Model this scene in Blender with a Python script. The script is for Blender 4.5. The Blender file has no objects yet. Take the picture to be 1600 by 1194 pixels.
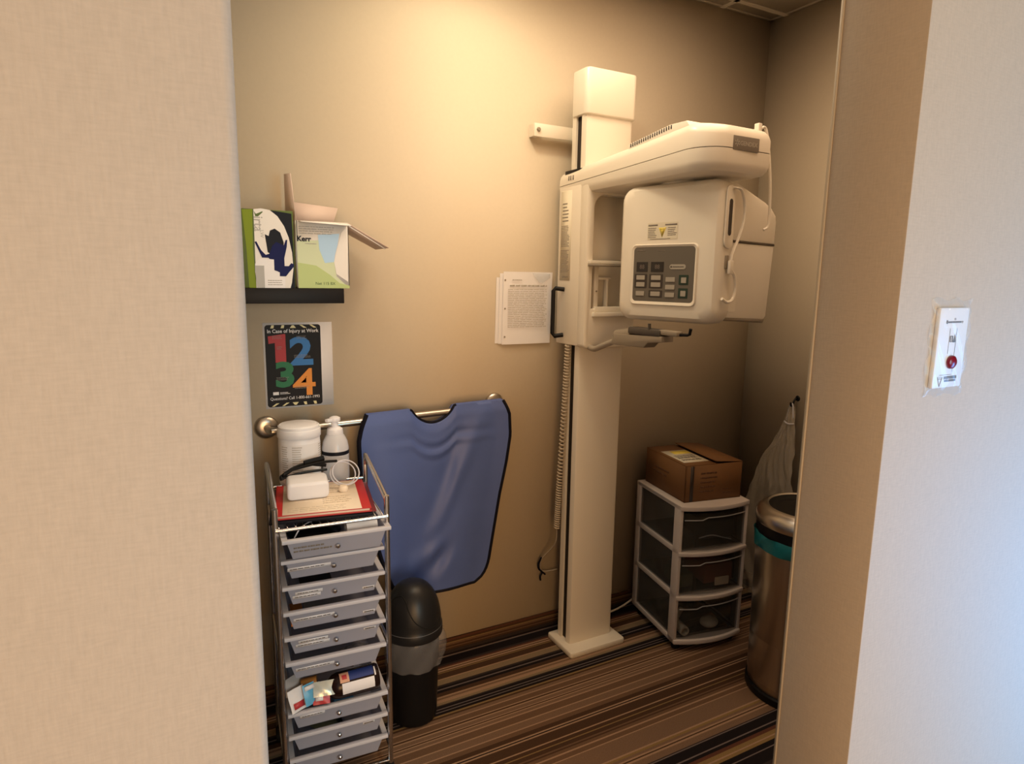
import bpy, bmesh, math, random
from mathutils import Matrix, Vector
random.seed(7)
C = bpy.context.scene.collection
PI = math.pi
R = math.radians

# ------------------------------------------------------------------ materials
def mat(name, col, rough=.5, metal=0, noise=0, nscale=20, bump=0, bscale=200, trans=0, transl=0, emit=None, spec=None, stretch=None, coat=0):
    m = bpy.data.materials.new(name); m.use_nodes = True
    nt = m.node_tree; N = nt.nodes; L = nt.links
    b = N['Principled BSDF']; out = N['Material Output']
    b.inputs['Base Color'].default_value = (*col, 1); b.inputs['Roughness'].default_value = rough
    b.inputs['Metallic'].default_value = metal
    if spec is not None: b.inputs['Specular IOR Level'].default_value = spec
    if coat: b.inputs['Coat Weight'].default_value = coat
    if noise or bump:
        tc = N.new('ShaderNodeTexCoord'); mp = N.new('ShaderNodeMapping')
        L.new(tc.outputs['Object'], mp.inputs['Vector'])
        if stretch: mp.inputs['Scale'].default_value = stretch
    if noise:
        n = N.new('ShaderNodeTexNoise'); n.inputs['Scale'].default_value = nscale; n.inputs['Detail'].default_value = 4
        L.new(mp.outputs[0], n.inputs['Vector'])
        mx = N.new('ShaderNodeMix'); mx.data_type = 'RGBA'
        mx.inputs['A'].default_value = (*[c*(1-noise) for c in col], 1)
        mx.inputs['B'].default_value = (*[min(1, c*(1+noise)) for c in col], 1)
        L.new(n.outputs['Fac'], mx.inputs['Factor']); L.new(mx.outputs['Result'], b.inputs['Base Color'])
    if bump:
        n2 = N.new('ShaderNodeTexNoise'); n2.inputs['Scale'].default_value = bscale; n2.inputs['Detail'].default_value = 3
        L.new(mp.outputs[0], n2.inputs['Vector'])
        bp = N.new('ShaderNodeBump'); bp.inputs['Strength'].default_value = bump; bp.inputs['Distance'].default_value = .002
        L.new(n2.outputs['Fac'], bp.inputs['Height']); L.new(bp.outputs[0], b.inputs['Normal'])
    last = b.outputs[0]
    if transl:
        t = N.new('ShaderNodeBsdfTranslucent'); t.inputs['Color'].default_value = (*col, 1)
        ms = N.new('ShaderNodeMixShader'); ms.inputs[0].default_value = transl
        L.new(last, ms.inputs[1]); L.new(t.outputs[0], ms.inputs[2]); last = ms.outputs[0]
    if trans:
        t = N.new('ShaderNodeBsdfTransparent'); t.inputs['Color'].default_value = (.97, .97, .97, 1)
        ms = N.new('ShaderNodeMixShader'); ms.inputs[0].default_value = trans
        L.new(last, ms.inputs[1]); L.new(t.outputs[0], ms.inputs[2]); last = ms.outputs[0]
    L.new(last, out.inputs['Surface'])
    if emit:
        b.inputs['Emission Color'].default_value = (*emit[:3], 1); b.inputs['Emission Strength'].default_value = emit[3]
    return m

def wallpaper(name, col):
    """linen-embossed vinyl wall covering: two crossed stretched noises"""
    m = bpy.data.materials.new(name); m.use_nodes = True
    nt = m.node_tree; N = nt.nodes; L = nt.links; b = N['Principled BSDF']
    b.inputs['Roughness'].default_value = .62
    tc = N.new('ShaderNodeTexCoord'); fac = []
    for sc in ((420, 420, 70), (70, 70, 420)):
        mp = N.new('ShaderNodeMapping'); mp.inputs['Scale'].default_value = sc
        n = N.new('ShaderNodeTexNoise'); n.inputs['Scale'].default_value = 1; n.inputs['Detail'].default_value = 3
        L.new(tc.outputs['Object'], mp.inputs[0]); L.new(mp.outputs[0], n.inputs[0]); fac.append(n)
    ad = N.new('ShaderNodeMath'); ad.operation = 'ADD'
    L.new(fac[0].outputs['Fac'], ad.inputs[0]); L.new(fac[1].outputs['Fac'], ad.inputs[1])
    hf = N.new('ShaderNodeMath'); hf.operation = 'MULTIPLY'; hf.inputs[1].default_value = .5; L.new(ad.outputs[0], hf.inputs[0])
    cr = N.new('ShaderNodeValToRGB')
    cr.color_ramp.elements[0].position = .3; cr.color_ramp.elements[1].position = .7
    cr.color_ramp.elements[0].color = (*[c*.92 for c in col], 1); cr.color_ramp.elements[1].color = (*[c*1.07 for c in col], 1)
    L.new(hf.outputs[0], cr.inputs[0]); L.new(cr.outputs[0], b.inputs['Base Color'])
    bp = N.new('ShaderNodeBump'); bp.inputs['Strength'].default_value = .25; bp.inputs['Distance'].default_value = .001
    L.new(hf.outputs[0], bp.inputs['Height']); L.new(bp.outputs[0], b.inputs['Normal'])
    return m

M = {}
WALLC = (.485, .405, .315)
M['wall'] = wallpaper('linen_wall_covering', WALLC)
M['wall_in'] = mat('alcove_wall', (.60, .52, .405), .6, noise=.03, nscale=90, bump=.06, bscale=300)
M['ceil'] = mat('acoustic_tile', (.72, .66, .56), .9, noise=.06, nscale=120, bump=.3, bscale=180)
M['tbar'] = mat('ceiling_bar', (.62, .56, .47), .5)
M['white'] = mat('enamel_cream', (.80, .74, .635), .32, spec=.5)
M['white2'] = mat('enamel_ivory', (.74, .69, .60), .4)
M['seam'] = mat('panel_seam', (.10, .08, .06), .7, spec=.2)
M['slot'] = mat('dark_slot', (.03, .022, .018), .7, spec=.2)
M['black'] = mat('black_plastic', (.006, .006, .007), .42, spec=.22)
M['blackm'] = mat('black_laminate', (.010, .008, .008), .5, spec=.2)
M['rubber'] = mat('black_rubber', (.010, .010, .010), .7, spec=.2)
M['panel'] = mat('control_panel_grey', (.13, .115, .095), .45)
M['display'] = mat('display_glass', (.025, .02, .018), .2)
M['segment'] = mat('display_segment', (.16, .13, .11), .4)
M['btn'] = mat('grey_button', (.38, .345, .29), .5)
M['btnrim'] = mat('button_rim', (.045, .035, .03), .5)
M['btngreen'] = mat('button_rim_green', (.012, .035, .024), .5)
M['yellow'] = mat('warning_yellow', (.78, .62, .10), .5)
M['cream'] = mat('cream_label', (.74, .68, .54), .55)
M['ink'] = mat('dark_ink', (.06, .05, .045), .6)
M['inkgrey'] = mat('grey_ink', (.25, .22, .19), .6)
M['plate'] = mat('name_plate', (.20, .17, .14), .4)
M['steel'] = mat('brushed_steel', (.50, .46, .41), .28, metal=1, noise=.12, nscale=60, stretch=(1, 1, .02))
M['chrome'] = mat('chrome', (.70, .69, .70), .24, metal=1)
M['nickel'] = mat('satin_nickel', (.58, .54, .49), .3, metal=1)
M['blue'] = mat('apron_vinyl', (.075, .125, .365), .5, noise=.10, nscale=9, bump=.12, bscale=120)
M['navy'] = mat('apron_binding', (.004, .004, .010), .6, spec=.15)
M['frost'] = mat('frosted_drawer', (.54, .56, .68), .38, trans=.20, transl=.3, noise=.04, nscale=14)
M['frostlip'] = mat('frosted_lip', (.74, .75, .84), .35, transl=.2)
M['strip'] = mat('label_paper', (.86, .86, .92), .6)
M['paper'] = mat('white_paper', (.84, .84, .88), .7, noise=.03, nscale=30)
M['form'] = mat('form_paper', (.84, .72, .58), .7)
M['red'] = mat('red_folder', (.52, .018, .022), .45)
M['maroon'] = mat('maroon_folder', (.17, .012, .02), .5)
M['plastic_white'] = mat('white_plastic', (.84, .85, .92), .3)
M['tub'] = mat('tub_plastic', (.84, .85, .91), .4)
M['clear'] = mat('clear_plastic', (.75, .76, .78), .12, trans=.62)
M['bottle'] = mat('frosted_bottle', (.84, .86, .93), .2, trans=.18, transl=.2)
M['film'] = mat('clear_film', (.80, .86, .92), .07, trans=.80)
M['bag'] = mat('clear_bag', (.40, .40, .42), .20, trans=.74, bump=.9, bscale=30)
M['bag2'] = mat('hanging_bag_plastic', (.72, .66, .56), .14, trans=.70, bump=1.0, bscale=34)
M['teal'] = mat('teal_liner', (.012, .19, .23), .3, bump=.8, bscale=40, transl=.2)
M['card'] = mat('cardboard', (.20, .09, .028), .75, noise=.12, nscale=6, bump=.1, bscale=90)
M['cardin'] = mat('cardboard_inside', (.13, .065, .03), .8)
M['cardink'] = mat('cardboard_print', (.14, .065, .03), .8)
M['tape'] = mat('dark_tape', (.035, .025, .02), .4)
M['unit'] = mat('unit_white_plastic', (.66, .60, .575), .42)
M['smoke'] = mat('clear_drawer_plastic', (.085, .08, .07), .22, trans=.74)
M['cart_board'] = mat('white_carton', (.80, .78, .76), .55)
M['cart_in'] = mat('carton_inner', (.66, .52, .45), .75)
M['lime'] = mat('lime_print', (.44, .53, .17), .4)
M['limepale'] = mat('pale_lime_print', (.58, .64, .40), .4)
M['limedark'] = mat('green_print', (.075, .12, .012), .5)
M['skyblue'] = mat('sky_blue_print', (.42, .62, .86), .4)
M['glovenavy'] = mat('navy_glove_print', (.006, .008, .075), .5, spec=.15)
M['darkprint'] = mat('charcoal_print', (.010, .011, .017), .5, spec=.15)
M['greyprint'] = mat('grey_print', (.42, .41, .40), .5)
M['pblack'] = mat('poster_black', (.014, .012, .013), .5, spec=.15)
M['pred'] = mat('poster_red', (.46, .055, .065), .5, spec=.2)
M['pblue'] = mat('poster_blue', (.05, .20, .52), .5, spec=.2)
M['pgreen'] = mat('poster_green', (.035, .19, .09), .5, spec=.2)
M['porange'] = mat('poster_orange', (.78, .30, .06), .5, spec=.2)
M['pyellow'] = mat('poster_yellow', (.75, .68, .38), .5)
M['brown'] = mat('brown_bottle', (.016, .007, .006), .22, spec=.3)
M['amber'] = mat('amber_vial', (.36, .16, .04), .25)
M['lblue'] = mat('label_blue', (.02, .045, .22), .5)
M['pkblue'] = mat('packet_blue', (.12, .42, .70), .35)
M['pkred'] = mat('packet_red', (.55, .05, .06), .4)
M['grey'] = mat('grey_foil', (.40, .39, .40), .4)
M['greyhose'] = mat('grey_hose', (.36, .31, .25), .5)
M['greyblock'] = mat('grey_block', (.27, .225, .17), .5)
M['darkblock'] = mat('dark_clamp', (.06, .05, .042), .5)
M['redbutton'] = mat('red_button', (.20, .005, .015), .25)
M['coolwhite'] = mat('plate_white', (.84, .84, .86), .35)
M['redbrown'] = mat('redbrown_box', (.22, .06, .04), .6)
M['darkblue'] = mat('dark_contents', (.02, .024, .03), .6)
M['pvc'] = mat('white_pvc', (.70, .66, .58), .4)
M['lid_dark'] = mat('dark_lid', (.010, .009, .008), .45, spec=.2)
M['lamp'] = mat('lamp_lens', (1, .9, .7), .5, emit=(1, .72, .38, 6))

# ------------------------------------------------------------------ mesh helpers
def NB(): return bmesh.new()
def merge(bm, t, mtx=None):
    if mtx is not None: bmesh.ops.transform(t, matrix=mtx, verts=t.verts)
    me = bpy.data.meshes.new('tmp'); t.to_mesh(me); t.free(); bm.from_mesh(me); bpy.data.meshes.remove(me); return bm
def T(x=0, y=0, z=0): return Matrix.Translation((x, y, z))
def RX(a): return Matrix.Rotation(R(a), 4, 'X')
def RY(a): return Matrix.Rotation(R(a), 4, 'Y')
def RZ(a): return Matrix.Rotation(R(a), 4, 'Z')
def frame(o, ex, ey, ez):
    return Matrix(((ex[0], ey[0], ez[0], o[0]), (ex[1], ey[1], ez[1], o[1]), (ex[2], ey[2], ez[2], o[2]), (0, 0, 0, 1)))
def box(bm, x0, x1, y0, y1, z0, z1, bev=0, seg=2, mtx=None):
    t = bmesh.new(); v = [t.verts.new((x, y, z)) for x in (x0, x1) for y in (y0, y1) for z in (z0, z1)]
    for f in ((0, 1, 3, 2), (4, 6, 7, 5), (0, 4, 5, 1), (2, 3, 7, 6), (0, 2, 6, 4), (1, 5, 7, 3)): t.faces.new([v[i] for i in f])
    if bev: bmesh.ops.bevel(t, geom=list(t.edges), offset=bev, segments=seg, affect='EDGES', profile=.5)
    return merge(bm, t, mtx)
def prism(bm, poly, h, bev=0, seg=2, mtx=None, vb=0, vseg=4):
    """polygon in local XY extruded to z=h; vb rounds the vertical edges, bev the rest"""
    t = bmesh.new()
    a = [t.verts.new((p[0], p[1], 0)) for p in poly]; b = [t.verts.new((p[0], p[1], h)) for p in poly]
    n = len(poly); t.faces.new(a[::-1]); t.faces.new(b)
    for i in range(n): t.faces.new((a[i], a[(i+1) % n], b[(i+1) % n], b[i]))
    bmesh.ops.recalc_face_normals(t, faces=t.faces)
    if vb:
        es = [e for e in t.edges if abs(e.verts[0].co.z - e.verts[1].co.z) > h*.5]
        bmesh.ops.bevel(t, geom=es, offset=vb, segments=vseg, affect='EDGES', profile=.5)
    if bev:
        es = [e for e in t.edges if abs(e.verts[0].co.z - e.verts[1].co.z) < 1e-6]
        bmesh.ops.bevel(t, geom=es, offset=bev, segments=seg, affect='EDGES', profile=.5, clamp_overlap=True)
    return merge(bm, t, mtx)
def rrect(x0, x1, y0, y1, r, n=5):
    out = []
    for cx, cy, a0 in ((x1-r, y1-r, 0), (x0+r, y1-r, 90), (x0+r, y0+r, 180), (x1-r, y0+r, 270)):
        for i in range(n+1):
            a = R(a0 + 90*i/n); out.append((cx + r*math.cos(a), cy + r*math.sin(a)))
    return out
def ngon(cx, cy, r, n=20, ry=None, a0=0): return [(cx + r*math.cos(a0+2*PI*i/n), cy + (ry or r)*math.sin(a0+2*PI*i/n)) for i in range(n)]
def lathe(bm, prof, n=40, mtx=None, wob=None):
    t = bmesh.new(); rings = []
    for k, (r, z) in enumerate(prof):
        if r < 1e-5: rings.append([t.verts.new((0, 0, z))])
        else:
            ring = []
            for i in range(n):
                a = 2*PI*i/n; q = r + (wob(a, k) if wob else 0)
                ring.append(t.verts.new((q*math.cos(a), q*math.sin(a), z)))
            rings.append(ring)
    for A, B in zip(rings, rings[1:]):
        for i in range(n):
            j = (i+1) % n
            if len(A) == 1 and len(B) == 1: continue
            if len(A) == 1: t.faces.new((A[0], B[j], B[i]))
            elif len(B) == 1: t.faces.new((A[i], A[j], B[0]))
            else: t.faces.new((A[i], A[j], B[j], B[i]))
    bmesh.ops.recalc_face_normals(t, faces=t.faces)
    return merge(bm, t, mtx)
def spline(pts, n=6):
    P = [Vector(p) for p in pts]; out = []
    Q = [P[0]*2-P[1]] + P + [P[-1]*2-P[-2]]
    for i in range(1, len(Q)-2):
        for k in range(n):
            t = k/n; a, b, c, d = Q[i-1], Q[i], Q[i+1], Q[i+2]
            out.append(.5*((2*b) + (c-a)*t + (2*a-5*b+4*c-d)*t*t + (3*b-a-3*c+d)*t**3))
    out.append(P[-1]); return out
def tube(bm, pts, r, n=10, closed=False, mtx=None, flat=1):
    P = [Vector(p) for p in pts]; t = bmesh.new(); rings = []; N = len(P); up = None
    for i in range(N):
        a = P[(i-1) % N] if (closed or i) else P[0]; b = P[(i+1) % N] if (closed or i < N-1) else P[-1]
        d = (b-a).normalized()
        if up is None:
            up = Vector((0, 0, 1)) if abs(d.z) < .9 else Vector((0, 1, 0))
        s = d.cross(up).normalized(); up = s.cross(d).normalized()
        rr = r[i] if isinstance(r, (list, tuple)) else r
        rings.append([t.verts.new(P[i] + s*rr*math.cos(2*PI*k/n) + up*rr*flat*math.sin(2*PI*k/n)) for k in range(n)])
    for i in range(N if closed else N-1):
        A, B = rings[i], rings[(i+1) % N]
        for k in range(n): t.faces.new((A[k], A[(k+1) % n], B[(k+1) % n], B[k]))
    if not closed: t.faces.new(rings[0][::-1]); t.faces.new(rings[-1])
    bmesh.ops.recalc_face_normals(t, faces=t.faces)
    return merge(bm, t, mtx)
def cyl(bm, a, b, r, n=20): return tube(bm, [a, b], r, n)
def grid(bm, nu, nv, fn, mtx=None):
    t = bmesh.new(); V = [[t.verts.new(fn(i/nu, j/nv)) for j in range(nv+1)] for i in range(nu+1)]
    for i in range(nu):
        for j in range(nv): t.faces.new((V[i][j], V[i+1][j], V[i+1][j+1], V[i][j+1]))
    return merge(bm, t, mtx)
def text(bm, s, size, mtx, h=.0003, ax='CENTER', bold=0, sx=1):
    cu = bpy.data.curves.new('t', 'FONT'); cu.body = s; cu.size = size; cu.align_x = ax; cu.align_y = 'CENTER'; cu.extrude = h; cu.offset = bold; cu.resolution_u = 3
    o = bpy.data.objects.new('t', cu); C.objects.link(o)
    me = bpy.data.meshes.new_from_object(o.evaluated_get(bpy.context.evaluated_depsgraph_get()))
    t = bmesh.new(); t.from_mesh(me); bpy.data.objects.remove(o); bpy.data.curves.remove(cu); bpy.data.meshes.remove(me)
    return merge(bm, t, mtx @ Matrix.Diagonal((sx, 1, 1, 1)))
def lines(bm, x0, x1, y0, y1, n, mtx, fill=.45, h=.0003, ragged=.3, seed=1):
    """rows of printed words as short bars (small print that cannot be read)"""
    rg = random.Random(seed); dy = (y1-y0)/n
    for i in range(n):
        y = y1 - (i+.5)*dy; x = x0; xe = x1 - rg.random()*ragged*(x1-x0)
        while x < xe:
            w = (x1-x0)*(.06 + .12*rg.random()); w = min(w, xe-x)
            box(bm, x, x+w*.85, y-dy*fill/2, y+dy*fill/2, 0, h, mtx=mtx); x += w

ROOT = {}
def finish(o, me, smooth=38):
    for p in me.polygons: p.use_smooth = True
def ob(name, bm, m, parent=None, world=True, smooth=38, recalc=True):
    """link bm as ONE mesh object; world coords are moved into the frame of the root"""
    if recalc: bmesh.ops.recalc_face_normals(bm, faces=bm.faces)
    mt = None
    if parent is not None:
        mt = ROOT[parent.name]
        if world: bmesh.ops.transform(bm, matrix=mt.inverted(), verts=bm.verts)
    for e in bm.edges:
        e.smooth = len(e.link_faces) == 2 and e.calc_face_angle(0) < R(smooth)
    me = bpy.data.meshes.new(name); bm.to_mesh(me); bm.free()
    for p in me.polygons: p.use_smooth = True
    ms = m if isinstance(m, (list, tuple)) else [m]
    for k in ms: me.materials.append(k)
    o = bpy.data.objects.new(name, me); C.objects.link(o)
    if parent is not None: o.parent = parent; ROOT[o.name] = mt
    return o
def thing(name, label, cat, loc=(0, 0, 0), rz=0, group=None):
    o = bpy.data.objects.new(name, None); o.empty_display_size = .05; C.objects.link(o)
    o.location = loc; o.rotation_euler = (0, 0, R(rz)); o['label'] = label; o['category'] = cat
    if group: o['group'] = group
    ROOT[o.name] = Matrix.Translation(loc) @ RZ(rz); return o
def solo(name, bm, m, label, cat, group=None, **k):
    """a thing that is one mesh: its origin goes to the base of its bounds"""
    vs = [v.co for v in bm.verts]
    c = Vector(((min(v.x for v in vs)+max(v.x for v in vs))/2, (min(v.y for v in vs)+max(v.y for v in vs))/2, min(v.z for v in vs)))
    bmesh.ops.translate(bm, vec=-c, verts=bm.verts)
    o = ob(name, bm, m, **k); o.location = c; o['label'] = label; o['category'] = cat
    if group: o['group'] = group
    ROOT[o.name] = Matrix.Translation(c); return o
def struct(name, bm, m, parent=None):
    o = ob(name, bm, m, parent)
    if parent is None: o['kind'] = 'structure'; ROOT[o.name] = Matrix.Identity(4)
    return o

# face frames: local x right, y up, z out of the surface
def wallf(x, y, z): return frame((x, y, z), (1, 0, 0), (0, 0, 1), (0, -1, 0))       # on a face looking to -Y
def leftf(x, y, z): return frame((x, y, z), (0, -1, 0), (0, 0, 1), (-1, 0, 0))      # on a face looking to -X
def topf(x, y, z, a=0): return T(x, y, z) @ RZ(a)

# ------------------------------------------------------------------ the setting
YB, XR, XL, ZC = 2.203, 2.468, .052, 2.652
YF0, YF1, XJ = .515, .640, .855
# carpet: broadloom with stripes running along the back wall (face strips, one colour each)
cp = {k: mat('carpet_'+k, c, .95, noise=.3, nscale=260, bump=.6, bscale=500, spec=.1) for k, c in dict(
    black=(.012, .009, .010), char=(.035, .026, .024), dark=(.062, .033, .019), brown=(.135, .078, .047), mid=(.175, .108, .070), tan=(.33, .21, .135),
    beige=(.22, .16, .098), grey=(.15, .12, .115), rust=(.10, .04, .025), gold=(.22, .14, .06)).items()}
cpk = list(cp); cpm = [cp[k] for k in cpk]
ST = [(2.203, 'black'), (2.196, 'grey'), (2.192, 'black'), (2.152, 'char'), (2.140, 'rust'), (2.130, 'tan'), (2.122, 'dark'), (2.117, 'tan'), (2.108, 'dark'), (2.104, 'gold'),
      (2.099, 'dark'), (2.068, 'tan'), (2.062, 'beige'), (2.034, 'char'), (2.024, 'black'), (2.012, 'grey'), (2.006, 'black'), (1.992, 'dark'), (1.972, 'tan'), (1.964, 'mid'), (1.955, 'tan'), (1.940, 'beige'), (1.928, 'char'),
      (1.922, 'black'), (1.910, 'grey'), (1.906, 'black'), (1.896, 'grey'), (1.892, 'black'), (1.880, 'gold'), (1.872, 'dark'), (1.864, 'mid'), (1.849, 'tan'), (1.844, 'brown'), (1.821, 'tan'), (1.816, 'dark'), (1.809, 'tan'),
      (1.803, 'mid'), (1.788, 'tan'), (1.784, 'dark'), (1.779, 'tan'), (1.774, 'mid'), (1.762, 'tan'), (1.756, 'brown'), (1.727, 'tan'), (1.722, 'mid'), (1.695, 'tan'), (1.690, 'brown'), (1.672, 'dark'), (1.654, 'tan'), (1.648, 'black'),
      (1.643, 'tan'), (1.637, 'dark'), (1.600, 'tan'), (1.595, 'dark'), (1.580, 'gold'), (1.576, 'dark'), (1.560, 'brown'), (1.554, 'dark'), (1.548, 'brown'), (1.536, 'tan'), (1.530, 'brown'), (1.512, 'tan'), (1.508, 'mid'), (1.442, 'tan'),
      (1.436, 'gold'), (1.428, 'mid'), (1.418, 'tan'), (1.412, 'dark'), (1.407, 'tan'), (1.400, 'mid'), (1.376, 'char'), (1.372, 'grey'), (1.368, 'black'), (1.335, 'grey'), (1.330, 'black'), (1.318, 'rust'), (1.305, 'gold'), (1.290, 'tan'), (1.285, 'gold'), (1.274, 'black')]
PERIOD = 2.203-1.262
def carpet(bm, x0, x1, y0, y1, mapf):
    k = 0; done = False
    seq = []
    for rep in range(8):
        for y, c in ST: seq.append((y - rep*PERIOD, c))
    for (ya, c), (yb, _) in zip(seq, seq[1:]):
        a, b = min(ya, y1), max(yb, y0)
        if a <= b: continue
        t = bmesh.new(); vs = [t.verts.new(mapf(*p)) for p in ((x0, b), (x1, b), (x1, a), (x0, a))]
        f = t.faces.new(vs); f.material_index = cpk.index(c); merge(bm, t)
HX0, HX1, HY = -1.6, 3.2, -2.4
bm = NB(); carpet(bm, HX0, HX1, HY, YB, lambda x, y: (x, y, 0)); struct('floor', bm, cpm)
# back wall, right wall, left wall of the alcove
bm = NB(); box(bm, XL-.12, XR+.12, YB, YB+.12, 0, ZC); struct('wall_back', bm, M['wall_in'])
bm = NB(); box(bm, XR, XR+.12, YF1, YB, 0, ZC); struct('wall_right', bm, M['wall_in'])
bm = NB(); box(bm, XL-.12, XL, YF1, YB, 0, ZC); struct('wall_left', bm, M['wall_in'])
# the partition the camera looks past: papered left return, papered right return, header over the opening
def rounded_end(x0, x1, side):
    r = .008; poly = []
    if side > 0: poly = [(x0, YF0), (x1-r, YF0)] + [(x1-r+r*math.sin(R(a)), YF0+r-r*math.cos(R(a))) for a in range(15, 91, 15)] + [(x1, YF1), (x0, YF1)]
    else: poly = [(x0, YF1), (x0, YF0)] + [(x1, YF0), (x1, YF1)]
    return poly
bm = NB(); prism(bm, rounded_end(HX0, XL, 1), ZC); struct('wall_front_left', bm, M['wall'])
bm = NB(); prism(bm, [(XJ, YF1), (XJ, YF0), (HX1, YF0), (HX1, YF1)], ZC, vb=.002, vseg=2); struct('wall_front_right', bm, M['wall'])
# corner bead of the right jamb, its edge highlight put into a paler colour
bm = NB(); box(bm, XJ-.0012, XJ+.003, YF1-.004, YF1+.001, 0, ZC); struct('trim_1', bm, mat('corner_bead_highlight', (.42, .34, .24), .6))
# ceiling slab + exposed grid
bm = NB(); box(bm, HX0, HX1, HY, YB+.12, ZC, ZC+.1); struct('ceiling', bm, M['ceil'])
bm = NB()
for y in (2.118-.61*k for k in range(0, 7)): box(bm, HX0, HX1, y-.012, y+.012, ZC-.004, ZC, bev=.001, seg=1)
for x in (2.165-.61*k for k in range(-1, 6)): box(bm, x-.012, x+.012, HY, YB, ZC-.004, ZC, bev=.001, seg=1)
struct('trim_2', bm, M['tbar'])
bm = NB(); box(bm, XL, XR, YB-.018, YB, ZC-.003, ZC); box(bm, XR-.018, XR, YF1, YB, ZC-.003, ZC); struct('trim_3', bm, M['tbar'])
# carpet cove base
def base(name, w0, w1, fn):
    bm = NB(); seq = [(0, 'grey'), (.004, 'black'), (.012, 'char'), (.026, 'dark'), (.034, 'brown'), (.038, 'dark'), (.046, 'brown'), (.054, 'gold'), (.058, 'dark'), (.066, 'rust'), (.074, 'black')]
    for (a, c), (b, _) in zip(seq, seq[1:]):
        t = bmesh.new(); f = t.faces.new([t.verts.new(fn(*p)) for p in ((w0, a, 0), (w1, a, 0), (w1, b, 0), (w0, b, 0))]); f.material_index = cpk.index(c); merge(bm, t)
    t = bmesh.new(); f = t.faces.new([t.verts.new(fn(*p)) for p in ((w0, .074, 0), (w1, .074, 0), (w1, .074, 1), (w0, .074, 1))]); f.material_index = cpk.index('dark'); merge(bm, t)
    struct(name, bm, cpm)
base('baseboard_back', XL, XR, lambda w, z, d: (w, YB-.008+.008*d, z))
base('baseboard_right', YF1, YB-.008, lambda w, z, d: (XR-.008+.008*d, w, z))
base('baseboard_left', YF1, YB-.008, lambda w, z, d: (XL+.008-.008*d, w, z))

# ------------------------------------------------------------------ panoramic x-ray machine
xr = thing('panoramic_xray_machine', 'cream dental panoramic x-ray machine on a floor column against the back wall', 'x-ray machine', (1.467, 2.05, 0))
bm = NB(); prism(bm, [(1.332, 1.952), (1.6, 1.952), (1.6, 2.136), (1.332, 2.136)], .024, bev=.006, vb=.012, seg=2); ob('base_plate', bm, M['white'], xr)
# column with a slot along its left flank
cx0, cx1, cy0, cy1 = 1.362, 1.574, 2.012, 2.10
poly = [(cx0+.016, cy0), (cx1-.016, cy0), (cx1-.005, cy0+.005), (cx1, cy0+.016), (cx1, cy1), (cx0, cy1), (cx0, 2.076), (cx0+.010, 2.076), (cx0+.010, 2.036), (cx0, 2.040), (cx0, cy0+.016), (cx0+.005, cy0+.005)]
bm = NB(); prism(bm, poly, 2.08, mtx=T(0, 0, .0235)); col = ob('column', bm, M['white'], xr)
bm = NB(); box(bm, cx0+.0085, cx0+.0097, 2.0365, 2.0755, .03, 2.09); ob('column_slot', bm, M['slot'], col)
bm = NB(); prism(bm, [(1.354, 2.0), (1.580, 2.0), (1.580, 2.106), (1.354, 2.106)], .158, vb=.022, bev=.007, mtx=T(0, 0, 2.082)); cap = ob('column_cap', bm, M['white'], xr)
bm = NB(); box(bm, 1.236, 1.470, 2.163, 2.170, 2.018, 2.066, bev=.003); box(bm, 1.40, 1.47, 2.10, 2.164, 2.02, 2.064); box(bm, 1.236, 1.262, 2.17, 2.2025, 2.02, 2.064)
wb = ob('wall_bracket', bm, M['white'], xr)
bm = NB(); lathe(bm, [(0, .008), (.006, .008), (.0085, .004), (.0085, 0)], 6, mtx=wallf(1.253, 2.163, 2.043)); ob('bolt', bm, M['greyblock'], wb)

# overhead arm: plan outline swept in height with rounded nose
AX0, AX1, AY0, AY1 = 1.344, 1.608, 1.385, 2.150
def arm_plan(ins=0, back=AY1):
    r = .085; p = []
    x0, x1, y0 = AX0+ins, AX1-ins, AY0+ins
    p += [(x1, back)] + [(x0, back)]
    p += [(x0+r*.95-r*.95*math.cos(R(a)), y0+r-r*math.sin(R(a))) for a in range(0, 91, 15)]
    r2 = .02; p += [(x1-r2+r2*math.sin(R(a)), y0+.006+r2-r2*math.cos(R(a))) for a in range(0, 91, 30)]
    return p
def loft(bm, levels):
    t = bmesh.new(); rings = [[t.verts.new((x, y, zf(x, y) if callable(zf) else zf)) for x, y in poly] for poly, zf in levels]
    n = len(rings[0])
    for A, B in zip(rings, rings[1:]):
        for i in range(n): t.faces.new((A[i], A[(i+1) % n], B[(i+1) % n], B[i]))
    t.faces.new(rings[0][::-1]); t.faces.new(rings[-1]); bmesh.ops.recalc_face_normals(t, faces=t.faces); merge(bm, t)
zt = lambda d: (lambda x, y: 1.947 - d - .055*max(0, (y-1.60))/.55 - .010*max(0, (1.46-y))/.07)
zs = lambda d: (lambda x, y: 1.872 + d - .030*max(0, (y-1.50))/.65)
zb = lambda d: (lambda x, y: 1.806 + d)
bm = NB(); loft(bm, [(arm_plan(), zs(.0012)), (arm_plan(), zt(.030)), (arm_plan(.004), zt(.016)), (arm_plan(.014), zt(.004)), (arm_plan(.03), zt(0))])
arm = ob('overhead_arm', bm, M['white'], xr, smooth=30)
bm = NB(); loft(bm, [(arm_plan(.03), zb(-.001)), (arm_plan(.012), zb(.004)), (arm_plan(.003), zb(.016)), (arm_plan(), zb(.03)), (arm_plan(), zs(-.0012))])
ob('arm_underside', bm, M['white'], arm, smooth=30)
bm = NB(); loft(bm, [(arm_plan(.002), zs(-.0014)), (arm_plan(.002), zs(.0014))]); ob('arm_seam', bm, M['seam'], arm)
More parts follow.
